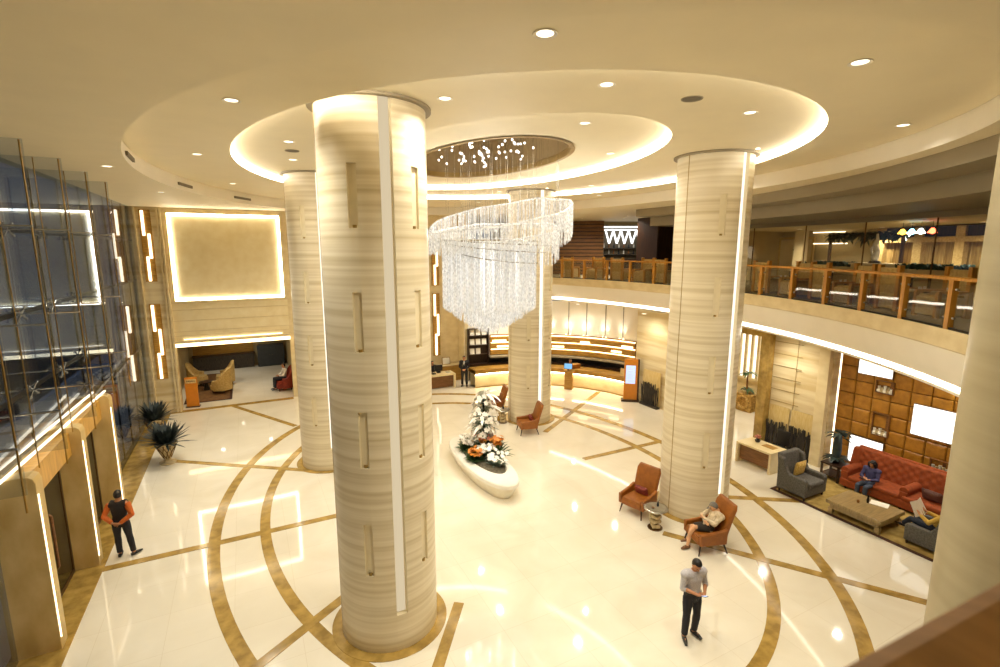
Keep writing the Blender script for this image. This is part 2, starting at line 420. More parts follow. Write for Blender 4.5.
# right hand walls under the balcony
wallbox('wall_right_far', 10.75, 11.1, 2.6, 4.95, 0, 4.6, 'travertine_wall')
wallbox('wall_right_mid', 10.75, 11.1, -.55, 2.6, 0, 4.6, 'travertine_wall')
wallbox('wall_right', 11.0, 11.3, -3.05, -2.05, 0, 4.6, 'travertine_wall')
wallbox('wall_right_panel', 11.05, 11.35, -4.3, -2.9, 0, 4.6, 'travertine_wall')
wallbox('wall_right_pilaster', 10.85, 11.3, -4.25, -3.9, 0, 4.6, 'cream_stone')
wallbox('wall_lounge', 11.75, 11.95, -14, -4.1, 0, 4.6, 'wood_brown')
wallbox('wall_corridor_back', 15.6, 15.8, -3, 6, 0, 4.6, 'cream_stone')
wallbox('wall_corridor_side', 11.2, 15.7, -3.2, -3.0, 0, 4.6, 'cream_stone')
wallbox('wall_corridor_far', 11.1, 15.7, 4.8, 4.95, 0, 4.6, 'cream_stone')
# upper floor back
barc([(29, 5.9), (29, 9.4)], 'wall_dim', 'wall_restaurant', -62, 2)
barc([(33.5, 5.9), (33.5, 9.4)], 'wall_dim', 'wall_upper', -2, 46)

# ================================================================== COLUMNS
def column(x, y, label, top=Z2, R=.95, slots=True, strip='led_column', wash=True, group='tall round marble columns of the lobby'):
    t = empty('column', (x, y, 0), HRZ, label, 'column', group)
    rec = [(-90-6.5, -90+6.5, .75, top-.02, .09)]
    if not slots: rec = []
    for a in ((-124, -57, 56, 123) if slots else ()):
        for z in (1.6, 3.7, 5.78, 7.85): rec.append((a-5, a+5, z, z+1.02, .045))
    A = sorted(set([-180+6*i for i in range(61)] + [r[0] for r in rec] + [r[1] for r in rec]))
    Zs = sorted(set([0, .3, top-.25, top] + [r[2] for r in rec] + [r[3] for r in rec]))
    m = MB(); P = lambda a, r, z: (r*cos(radians(a)), r*sin(radians(a)), z)
    idx = {}
    vs = []; fs = []
    for i, a in enumerate(A):
        for j, z in enumerate(Zs): idx[i, j] = len(vs); vs.append(P(a, R, z))
    for i in range(len(A)-1):
        for j in range(len(Zs)-1):
            am, zm = (A[i]+A[i+1])/2, (Zs[j]+Zs[j+1])/2
            if any(r[0] < am < r[1] and r[2] < zm < r[3] for r in rec): continue
            fs.append((idx[i, j], idx[i+1, j], idx[i+1, j+1], idx[i, j+1]))
    m.add(vs, fs, True)
    build('shaft', m, 'travertine' if slots else 'column_shaded', t)
    for q, (a0, a1, z0, z1, d) in enumerate(rec):
        n = MB(); r1 = R-d; am = (a0+a1)/2
        aa = [a0, am, a1]
        n.add([P(a, R, z) for a in aa for z in (z0, z1)] + [P(a, r1, z) for a in aa for z in (z0, z1)],
              [(0, 1, 7, 6), (4, 10, 11, 5), (6, 7, 9, 8), (8, 9, 11, 10), (0, 6, 8, 2), (2, 8, 10, 4), (1, 3, 9, 7), (3, 5, 11, 9)])
        if q == 0:
            build('light_channel', n, 'niche_stone', t)
            l = MB().add([P(a, r1+.012, z) for a in (a0+1, am, a1-1) for z in (z0+.02, z1)] + [P(a, r1+.002, z) for a in (a0+1, am, a1-1) for z in (z0+.02, z1)],
                         [(0, 2, 3, 1), (2, 4, 5, 3), (6, 7, 9, 8), (8, 9, 11, 10), (0, 1, 7, 6), (4, 10, 11, 5)])
            tag(build('light_strip', l, strip, t), 'long white vertical light strip')
        else:
            build('niche', n, 'niche_stone', t)
            if -130 < am < 60:
                s = MB().lathe([(.001, z0+.001), (.035, z0+.001), (.035, z0+.05), (.001, z0+.05)], 10, ((R-.045)*cos(radians(am)), (R-.045)*sin(radians(am))))
                build('niche_lamp', s, 'gold_trim', t)
    for a in ((180, 0) if slots else ()):
        build('seam', MB().box(P(a, R-.001, top/2), (.012, .022, top), rz=radians(a)), 'gold_trim', t)
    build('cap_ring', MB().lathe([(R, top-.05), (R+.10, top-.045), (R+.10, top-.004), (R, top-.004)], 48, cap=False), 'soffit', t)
    tag(build('base_ring', MB().lathe([(R, .001), (R+.20, .001), (R+.20, .014), (R, .014)], 48, cap=False), 'brown_marble', t), 'brown marble ring in the floor around the foot')
    if wash: build('wash_lamp', MB().lathe([(.001, top-.03), (.05, top-.03), (.05, top-.004), (.001, top-.004)], 12, (0, -R-.28)), 'lamp', t)
    return t
COLS = [(-2.26, 9.23), (5.70, 13.80), (1.32, 21.72), (-6.12, 17.1)]
column(*COLS[0], 'big nearest marble column left of the middle of the lobby', strip='led_stone_glow', wash=False)
column(*COLS[1], 'marble column with two orange armchairs and a round table at its foot')
column(*COLS[2], 'farthest marble column, behind the hanging chandelier and flower planter')
column(*COLS[3], 'marble column half hidden behind the biggest nearest column')
column(5.97, 4.90, 'plain marble column cut off by the right edge of the photo', Z0+.3, slots=False, wash=False)

# ================================================================== GLASS FRONT ON THE LEFT
WG = -10.72
def pane(name, L0, L1, z0, z1, mat='glass_facade'):
    return struct(name, MB().box((WG, (L0+L1)/2, (z0+z1)/2), (.03, L1-L0, z1-z0)), mat)
pane('window_1', -12, 4.1, 3.42, Z0); w2 = pane('window_2', 4.1, 13.1, .05, Z0); pane('window_3', -12, -2.7, .05, 3.34)
def bars(w, name, lst, mat):
    m = MB()
    for c, d in lst: m.box(c, d)
    return struct(name, m, mat)
m1 = [((WG-.03, -4, z), (.10, 16.2, .10)) for z in (4.6, 6.2, 7.9)] + [((WG-.02, L, 6.35), (.05, .035, 5.95)) for L in (-11, -9, -6.6, -4.4, -2.4, -.35, 1.65, 3.65)]
bars(None, 'window_frame', m1, 'dark_metal')
m2 = [((WG-.03, 8.6, z), (.08, 9, .08)) for z in (.12, 3.3, 6.2, 7.9)] + [((WG-.02, 4.1+1.5*i, 4.7), (.05, .035, 9.3)) for i in range(7)]
bars(None, 'window_frame', m2, 'dark_metal')
# the dark street side seen faintly through the glass
G = 'clear glass fins of the left glass front'
fin_labels = ['glass fin highest up at the left edge of the photo', 'second glass fin from the left photo edge', 'third glass fin from the left photo edge', 'fourth glass fin, above the door portal', 'glass fin nearest the back wall']
for i, L in enumerate((-4.4, -2.4, -.35, 1.65, 3.65)):
    t = hempty('glass_fin', WG, L, 0, 0, fin_labels[i], 'glass fin', G)
    build('fin_pane', MB().box((.58, 0, 6.6), (1.0, .03, 5.46)), 'glass_fin', t)
    fit = MB()
    for z in (7.9, 6.2, 4.6):
        fit = MB()
        fit.tube([(0, 0, z), (1.05, 0, z)], .022, 6)
        for s in (-1, 1): fit.tube([(.1, 0, z), (.1, .22*s, z+.12)], .018, 5); fit.tube([(.1, 0, z), (.1, .22*s, z-.12)], .018, 5); fit.ell((.1, .22*s, z+.12), (.035, .035, .035), 6, 4); fit.ell((.1, .22*s, z-.12), (.035, .035, .035), 6, 4)
        build('spider_bracket', fit, 'steel', t)
    build('tie_rod', MB().tube([(1.02, .06, 3.56), (1.02, .06, 9.33)], .015, 6), 'rod_gold', t)
    build('tie_rod', MB().tube([(.62, .06, 3.56), (.62, .06, 9.33)], .011, 6), 'rod_gold', t)
# door portal
t = hempty('door_portal', -10.11, .7, 0, 0, 'stone and wood portal around the glass entrance doors', 'door portal')
PC = (-2.43, .44, 3.24)
for L in PC:
    sh = [(-.70, .03), (-.10, .03), (-.05, .02), (-.01, .0)]
    q = L-.7
    side = [(-.72, 0), (0, 0), (0, 3.36), (-.03, 3.45), (-.10, 3.5), (-.60, 3.5), (-.72, 3.42)]
    m = MB().rings([[(x, q-.17, z) for x, z in side], [(x, q+.17, z) for x, z in side]], True, True, False)
    build('pillar', m, 'portal_stone', t, bevel=.012)
    tag(build('pillar_light', MB().box((.006, q-.14, 1.7), (.02, .028, 2.9)), 'led_soft', t), 'thin vertical light strip')
for a, b in ((PC[0]+.17, PC[1]-.17), (PC[1]+.17, PC[2]-.17)):
    build('lintel', MB().box((-.36, (a+b)/2-.7, 3.12), (.28, b-a, .54)), 'portal_wood', t)
    build('canopy', MB().box((-.61, (a+b)/2-.7, 3.36), (.22, b-a, .05)), 'portal_stone', t)
for x in (-.30, -.56):
    tag(build('canopy_light', MB().box((x, .25-.7, 3.53), (.05, 6.6, .03), rz=radians(-2.2)), 'led_soft', t), 'long light strip on top')
for n, (a, b) in enumerate(((PC[0]+.19, PC[1]-.19), (PC[1]+.19, PC[2]-.19))):
    d = hempty('door_leaf', WG+.12, a, 0, 0, ['glass entrance doors between the nearest two portal pillars', 'glass entrance doors behind the doorman'][n], 'glass door', 'glass entrance doors')
    w = b-a
    for q in range(2):
        s = MB().box((0, w*(.25+.5*q), 1.45), (.03, w*.5-.02, 2.7))
        build('door_glass', s, 'glass_door', d)
        fr = MB()
        for yy in (w*.5*q+.03, w*.5*(q+1)-.03): fr.box((0, yy, 1.42), (.06, .06, 2.78))
        for zz in (.06, 2.78): fr.box((0, w*(.25+.5*q), zz), (.06, w*.5, .09))
        build('door_frame', fr, 'bronze', d)
        build('handle', MB().tube([(.05, w*.5+(.12 if q else -.12), .75), (.10, w*.5+(.12 if q else -.12), .8), (.10, w*.5+(.12 if q else -.12), 1.95), (.05, w*.5+(.12 if q else -.12), 2.0)], .028, 8), 'wood_brown', d)
# pillar between glass and back wall: light rod panels
def rod_panel(W, L, z0, h, label, group, w=.42, n=3):
    t = hempty('wall_light', W, L, z0, 0, label, 'wall light', group)
    build('back_board', MB().box((0, 0, h/2), (w, .06, h)), 'wood_gold', t)
    step = h/(n+.15)
    for i in range(n):
        x = (-.09, .09, -.04)[i % 3] if n == 3 else (-.09, .09)[i % 2]
        zc = h - (i+.58)*step
        tag(build('light_rod', MB().box((x, -.06, zc), (.10, .07, step*1.08)), 'led_soft', t), 'white light rod')
G = 'panels of white light rods'
rod_panel(-10.16, LB-.16, 6.1, 3.12, 'upper panel of three light rods beside the left glass front', G)
rod_panel(-10.16, LB-.16, 1.65, 3.45, 'lower panel of three light rods beside the left glass front', G)
rod_panel(3.15, LB-.06, 5.5, 3.3, 'upper panel of light rods right of the nearest column', G)
rod_panel(3.15, LB-.06, 1.45, 3.6, 'lower panel of light rods above the concierge desk', G)
# framed stone panel with lit border
t = hempty('wall_panel', -7.07, LB, 5.2, 0, 'large square stone wall panel with a glowing white border', 'wall panel')
build('panel_face', MB().box((0, -.03, 1.95), (4.4, .05, 3.84)), 'panel_stone', t)
for c_, d_ in (((0, -.085, .03), (4.56, .06, .085)), ((0, -.085, 3.87), (4.56, .06, .085)), ((-2.24, -.085, 1.95), (.085, .06, 3.9)), ((2.24, -.085, 1.95), (.085, .06, 3.9))):
    build('border_light', MB().box(c_, d_), 'led_border', t)
o = hall('lintel_light', MB().box((-7.1, LB-.02, 3.12), (4.9, .16, .15)), 'led_warm'); tag(o, 'bright strip of light over the opening to the back lounge', 'light strip')
o = hall('wall_light', MB().box((-7.1, LB-.06, 3.38), (4.2, .03, .035)), 'led_soft'); tag(o, 'thin light line on the wall just above the lounge opening', 'light strip')
m = MB().box((-7.1, LB-.05, 3.27), (5.0, .16, .12)); struct('trim_%d' % k, m, 'cream_stone'); k += 1

# ================================================================== CEILING FITTINGS
def downlight(L, W, z, label, grp, e=0, r=.10):
    x, y = hw(W, L)
    t = empty('downlight', (x, y, z), 0, label, 'downlight', grp)
    build('trim_ring', MB().lathe([(r, -.002), (r+.035, -.008), (r+.03, -.016), (r-.005, -.006), (r-.01, -.002)], 20, cap=False), 'paint_white', t)
    build('lens', MB().lathe([(.001, -.005), (r-.008, -.005), (r-.008, -.001), (.001, -.001)], 20), 'lamp', t)
    if e:
        l = bpy.data.lights.new('downlight_beam', 'SPOT'); l.energy = e; l.spot_size = radians(150); l.spot_blend = 1.0; l.color = (1, .94, .80); l.shadow_soft_size = .1
        lo = bpy.data.objects.new('downlight_beam', l); C.objects.link(lo); lo.parent = t; lo.location = (0, 0, -.03)
    return t
EN = 360
G = 'round downlights set in the lobby ceiling'
for L, W, z, lab, e in [
    (-8.98, -3.48, Z1, 'round downlight nearest the top edge of the photo, near its middle', EN*2.6), (-10.02, .37, Z1, 'large round downlight at upper right of the ceiling', EN*1.3),
    (-8.61, 4.45, Z1, 'downlight near the right edge, above the restaurant', EN*.15), (-4.78, -6.47, Z1, 'downlight left of the top of the nearest column', EN*2.0),
    (.52, -7.28, Z1, 'small downlight between the left tray edge and the cove ring', EN), (.53, -9.05, Z0, 'downlight on the outer ceiling close to the left glass front', EN*.7),
    (6.1, -8.7, Z0, 'downlight on the ceiling just before the back wall corner', EN*1.6), (6.2, -6.6, Z1, 'small far downlight above the lit wall panel', EN*2.2),
    (-7.49, -1.47, Z2, 'downlight on the ring between the two cove lights, above the chandelier', EN), (-5.74, -3.37, Z2, 'downlight right beside the top of the nearest column', EN),
    (-7.43, 1.81, Z2, 'downlight on the cove ring above the right column', EN), (-1.03, -5.36, Z2, 'downlight between the nearest column and the left cove edge', EN),
    (1.42, -5.07, Z2, 'lowest of the small lights above the half hidden column', EN), (-4.81, .11, Z3, 'downlight on the inner oval in front of the crystal recess', EN),
    (-2.4, 2.75, Z3, 'small downlight on the inner oval right of the crystal recess', EN), (5.6, 3.4, Z2, 'added downlight on the cove ring at the far column', EN),  # from the far column on: mirrored downlights added to light the hidden sides
    (7.4, -1.6, Z2, 'added far downlight on the cove ring left of the far column', EN), (2.2, 5.6, Z2, 'added small far downlight near the right cove light', EN),
    (8.6, 3.8, Z1, 'added far downlight on the outer ceiling near the bar', EN*.5), (3.5, 7.0, Z1, 'added far downlight between cove ring and balcony', EN*.3),
    (-3.2, 6.9, Z1, 'added downlight right of the right column, before the restaurant', EN*.3), (9.2, -3.6, Z1, 'added far downlight behind the half hidden column', EN)]:
    downlight(L, W, z, lab, G, e)
for L, W, lab in ((-7.56, .22, 'round grey speaker grille in the cove ring between two downlights'), (.08, -5.2, 'small grey grille between two downlights left of the nearest column')):
    x, y = hw(W, L); t = empty('ceiling_speaker', (x, y, Z2), 0, lab, 'speaker')
    build('grille', MB().lathe([(.001, -.012), (.15, -.010), (.15, -.004), (.001, -.004)], 20), 'louvre', t); build('rim', MB().lathe([(.15, -.004), (.17, -.014), (.175, -.002), (.15, -.002)], 20, cap=False), 'soffit', t)
# linear vents in the tray face
vl = ['dark slot vent nearest the viewer in the left ceiling step', 'middle slot vent of the left ceiling step', 'farthest slot vent of the left ceiling step']
for i, a in enumerate((183, 158, 137)):
    (p, n), = [ellpath(TA, TB, TC, 360)[a]]
    t = hempty('ceiling_vent', p[0]-n[0]*.0, p[1]-n[1]*.0, 9.52, atan2(n[1], n[0])+pi/2, vl[i], 'vent', 'slot vents in the ceiling step')
    build('slot', MB().box((0, .02, 0), (1.05, .05, .085)), 'louvre', t)
    for z in (-.02, .02): build('blade', MB().box((0, .045 if 0 else -.012, z), (1.0, .02, .012)), 'bronze', t)
# unseen downlights added to brighten the ground floor under the balcony
G = 'added downlights under the balcony'
for W, L, lab, e in [(9.4, -6.2, 'added downlight under the balcony over the coffee table', 260), (8.6+2.4, -8.2, 'added downlight under the balcony over the sofa end', 260), (10.1, -3.1, 'added downlight under the balcony over the low desk', 230),
                     (12.9, -.6, 'added downlight in the corridor behind the gold frame', 380), (9.9, 3.6, 'added downlight under the balcony by the kiosk', 230), (9.6, 8.4, 'added downlight over the right part of the reception desk', 280), (7.0, 9.9, 'added downlight over the middle of the reception desk', 280), (3.6+2.2, 11.0, 'added downlight over the left part of the reception desk', 280), (12.8, 2.6, 'added downlight in the far corridor', 200)]:
    downlight(L, W, 4.575, lab, G, e, .09)
for W, L, lab in [(-8.2, 16.0, 'added downlight in the back lounge over the tan armchairs'), (-5.8, 16.5, 'added downlight in the back lounge by the red chair'), (-7.2, 20.2, 'farthest added downlight in the back lounge')]:
    downlight(L, W, 3.295, lab, 'added downlights of the back lounge', 130, .08)  # unseen lamps added to light the back lounge
for a, r, lab, e in [(-16, 26.5, 'added downlight inside the restaurant over the statue', 150), (-24, 26, 'added downlight inside the restaurant at its right end', 80), (-6, 26, 'added downlight inside the restaurant at its left end', 150), (-20, 27.3, 'added downlight inside the restaurant before the curtains', 55), (-11.5, 27.6, 'added downlight inside the restaurant over the garland beam', 120)]:
    W, L = bp(a, r); downlight(L, W, 8.44, lab, 'added downlights of the restaurant', e*4, .08)  # lamps added to brighten the dark restaurant interior
for a, r, lab, e in [(12, 22.5, 'added downlight above the bar seats', 260), (20, 22.5, 'added downlight above the dark slatted wall', 300), (15.5, 24.2, 'added downlight right in front of the slatted wall', 300)]:
    W, L = bp(a, r); downlight(L, W, Z0, lab, 'added downlights over the bar', e*2, .1)  # lamps added to lift the dark bar and slatted wall

# ---- crystal lights hung in the ceiling recess
x, y = hw(RC[0], RC[1])
t = empty('crystal_ball_cluster', (x, y, 11.9), HRZ, 'cluster of small glowing crystal balls hung in the oval ceiling recess', 'light cluster')
build('mount_plate', MB().prism([p for p, n in ellpath(1.3, 2.6, (0, 0), 40)], -.06, -.01), 'steel', t)
wires = MB(); ball = None
for i in range(98):
    a = random.uniform(0, 2*pi); q = sqrt(random.random())
    bx, by = 1.25*q*cos(a), 2.5*q*sin(a); bz = -1.12 - .70*(.5+.5*sin(by*1.1+1))*random.uniform(.3, 1.1)
    wires.tube([(bx, by, bz), (bx, by, -.05)], .004, 3, False)
    if ball is None:
        ball = build('crystal_ball', MB().ell((0, 0, 0), (.032, .032, .032), 8, 6), 'crystal_glow', t); b = ball
    else:
        b = ball.copy(); C.objects.link(b); b.parent = t
    b.location = (bx, by, bz)
tag(build('wires', wires, 'steel', t), kind='stuff')

# ================================================================== CHANDELIER
CX, CY = 0.0, 15.3
t = empty('chandelier', (CX-.32, CY, 9.9), 0, 'huge spiral crystal chandelier of hanging strands over the flower planter', 'chandelier')
def strand(m, x, y, z0, z1, r=.010):
    a = random.uniform(0, 2)
    vs = [(x+r*cos(a+2.094*j), y+r*sin(a+2.094*j), z) for z in (z0, z1) for j in range(3)]
    m.add(vs, [(0, 1, 4, 3), (1, 2, 5, 4), (2, 0, 3, 5), (2, 1, 0)])
m = MB(); Rd = 1.42
for i in range(1500):
    q = sqrt(random.random()) if i > 500 else random.uniform(.93, 1)
    a = random.uniform(0, 2*pi); z0 = 4.98 + 0.95*max(0, q-.12)**1.25 + random.uniform(-.04, .04)
    strand(m, Rd*q*cos(a), Rd*q*sin(a), z0-9.9, 7.75-9.9 + random.uniform(-.1, .1))
tag(build('crystal_drum', m, 'crystal', t), kind='stuff')
# spiral ribbon of strands, three falling turns
def spiral(s):
    """s from 0 (start, left) to 1; returns angle, radius, top z, height"""
    pts = [(0, 190, 1.75, 7.95, .6), (.10, 150, 1.9, 8.4, .7), (.22, 100, 2.15, 8.9, .85), (.34, 50, 2.4, 9.2, .95), (.44, 10, 2.5, 9.0, 1.0), (.52, -30, 2.3, 8.5, .9), (.60, -80, 1.95, 8.1, .6), (.68, -140, 1.75, 7.95, .6), (.74, -190, 1.65, 8.05, .6), (.82, -260, 1.8, 8.35, .6), (.90, -330, 2.15, 8.35, .9), (.95, -380, 2.0, 8.0, .9), (1, -440, 1.65, 7.7, .8)]
    for p, q in zip(pts, pts[1:]):
        if s <= q[0]:
            u = (s-p[0])/(q[0]-p[0]); return [p[i]+(q[i]-p[i])*u for i in range(1, 5)]
    return pts[-1][1:]
sp = [spiral(i/240) for i in range(241)]
for lo, hi, nm in ((0, 140, 'outer_ribbon'), (140, 241, 'inner_ribbon')):
    m = MB(); rail = []; low = []
    for i in range(lo, hi):
        a, r, z, h = sp[i]; x, y = r*cos(radians(a)), r*sin(radians(a)); rail.append((x, y, z-9.9)); 
        for j in range(3):
            rr = r + random.uniform(-.05, .05); aa = a + random.uniform(-1.2, 1.2)
            strand(m, rr*cos(radians(aa)), rr*sin(radians(aa)), z-h-9.9+random.uniform(-.05, .05), z-9.9, .010)
    tag(build(nm, m, 'crystal', t), kind='stuff')
    build('top_rail', MB().tube(rail, .028, 6), 'crystal', t)
m = MB()
for h, R2 in ((7.75, 1.55),):
    m.tube([(R2*cos(2*pi*i/48), R2*sin(2*pi*i/48), h-9.9) for i in range(49)], .03, 6, False)
build('drum_ring', m, 'steel', t)
for z, a0, a1, r0, r1 in ((7.62, -170, -20, 1.62, 1.9), (7.42, -140, -15, 1.58, 1.72), (7.12, -118, -30, 1.56, 1.62)):
    build('edge_wire', MB().tube([((r0+(r1-r0)*i/24)*cos(radians(a0+(a1-a0)*i/24)), (r0+(r1-r0)*i/24)*sin(radians(a0+(a1-a0)*i/24)), z-9.9+.25*(1-i/24)**2) for i in range(25)], .014, 5), 'steel', t)
m = MB()
for i in range(60):
    a = random.uniform(0, 2*pi); r = random.uniform(.5, 2.0)
    rr = r if r < 1.7 else 1.7
    m.tube([(rr*cos(a)+.35, min(rr, 1.5)*sin(a), 7.75-9.9 if rr < 1.5 else 8.6-9.9), (rr*cos(a)+.35, min(rr, 1.5)*sin(a), .9)], .004, 3, False)
tag(build('suspension_wires', m, 'steel', t), kind='stuff')
l = bpy.data.lights.new('chandelier_glow', 'POINT'); l.energy = 1300; l.color = (1, .95, .85); l.shadow_soft_size = 1.0
lo = bpy.data.objects.new('chandelier_glow', l); C.objects.link(lo); lo.parent = t; lo.location = (0, 0, -2.9)

# ================================================================== BALCONY RAIL
t = hempty('balcony_railing', BCX, BCY, 5.9, 0, 'curved balcony railing of glass panes between orange wooden posts', 'railing')
RR = BR-.0+.08
posts = [-30.5+4.47*i for i in range(-5, 16)]
for i, a in enumerate(posts):
    p = MB().box((RR*cos(radians(a)), RR*sin(radians(a)), .50), (.10, .13, 1.0), rz=radians(a))
    build('post', p, 'wood_orange', t)
    s = MB()
    for z in (.25, .82):
        for d in (-.5, .5):
            s.tube([((RR-.0)*cos(radians(a+d*.75)), RR*sin(radians(a+d*.75)), z-.02), ((RR-.0)*cos(radians(a+d*.75)), RR*sin(radians(a+d*.75)), z+.02)], .035, 8)
    build('glass_clamp', s, 'steel', t)
for a, b in zip(posts, posts[1:]):
    n = 4; path = [((0, 0), (cos(q), sin(q))) for q in [radians(a+.55+(b-a-1.1)*i/n) for i in range(n+1)]]
    build('glass_pane', MB().sweep([(RR-.006, .07), (RR-.006, .93), (RR+.006, .93), (RR+.006, .07)], path, closeprof=True), 'glass_rail', t)
hp_ = [((0, 0), (cos(q), sin(q))) for q in [radians(posts[0]-2+(posts[-1]-posts[0]+4)*i/100) for i in range(101)]]
build('handrail', MB().sweep([(RR-.06, 1.0), (RR-.06, 1.05), (RR-.04, 1.07), (RR+.04, 1.07), (RR+.06, 1.05), (RR+.06, 1.0)], hp_, closeprof=True), 'wood_orange', t)
build('base_rail', MB().sweep([(RR-.03, 0), (RR-.03, .06), (RR+.03, .06), (RR+.03, 0)], hp_, closeprof=True), 'dark_metal', t)
# the viewer's own handrail, bottom right corner
ax = (cos(radians(24.5)), sin(radians(24.5)))
ex, ey = .545, .545
t = empty('near_handrail', (ex, ey+.012, 5.94), radians(24.5), 'blurred brown wooden handrail close up at the bottom right corner', 'handrail')
build('rail_top', MB().prism([(-3, -.22), (3.2, -.22), (3.2, .0), (-3, .0)], 1.04, 1.13), 'wood_rail', t, bevel=.03)
build('rail_glass', MB().box((.1, -.11, .55), (6.2, .02, .98)), 'glass_rail', t)
build('foot_rail', MB().box((.1, -.11, .04), (6.2, .08, .08)), 'dark_metal', t)
m = MB().box((0.1, -2.2, 5.7), (6.6, 4.4, .4))
o = build('floor_viewer', m, 'cream_stone', None, (ex, ey, 0), radians(24.5)); o['kind'] = 'structure'

# ================================================================== PEOPLE
def remeshed(name, mb, mat, parent, vox, smooth=3):
    o = build(name, mb, mat, parent)
    r = o.modifiers.new('remesh', 'REMESH'); r.mode = 'VOXEL'; r.voxel_size = vox; r.use_smooth_shade = True
    s = o.modifiers.new('smooth', 'SMOOTH'); s.factor = .5; s.iterations = smooth
    return o
V = Vector
def lerp(a, b, t): return V(a)*(1-t) + V(b)*t
def limb(m, a, b, c, ra, rb, rc, n=10):
    a, b, c = V(a), V(b), V(c)
    m.tube([a, lerp(a, b, .35), lerp(a, b, .85), b, lerp(b, c, .2), lerp(b, c, .55), c], [ra, ra*.98, rb*1.02, rb, rb*1.04, (rb+rc)*.5, rc], n)
    m.ell(b, (rb*1.03,)*3, 8, 6)
def hand(m, wrist, d, nrm, side, curl=.6, s=1.0):
    """palm along d, back of the hand along nrm, thumb on 'side'"""
    d = V(d).normalized(); nrm = V(nrm); nrm = (nrm - d*nrm.dot(d)).normalized(); r = d.cross(nrm)*side
    w = V(wrist)
    M = Matrix((r, d, nrm)).transposed()
    m.ell(w + d*.048*s, (.040*s, .055*s, .017*s), 10, 8, M)
    m.tube([w - d*.03, w + d*.02*s], [.026*s, .028*s], 8)
    for i, (off, ln) in enumerate(((-.030, .062), (-.010, .075), (.011, .080), (.031, .070))):
        p0 = w + d*.085*s + r*off*s
        c1, c2 = curl*.7, curl*1.5
        p1 = p0 + (d*cos(c1*.6) - nrm*sin(c1*.6))*ln*.42*s
        p2 = p1 + (d*cos(c1+.3*curl) - nrm*sin(c1+.3*curl))*ln*.32*s
        p3 = p2 + (d*cos(c2) - nrm*sin(c2))*ln*.28*s
        m.tube([p0 - d*.02*s, p0, p1, p2, p3], [.0095*s, .0095*s, .009*s, .0085*s, .007*s], 7)
    q0 = w + d*.03*s + r*.034*s
    q1 = q0 + (r*.75 + d*.6 - nrm*.15).normalized()*.036*s
    q2 = q1 + (r*.3 + d*.9 - nrm*.35).normalized()*.030*s
    m.tube([q0 - r*.015, q0, q1, q2], [.013*s, .0125*s, .0105*s, .008*s], 7)
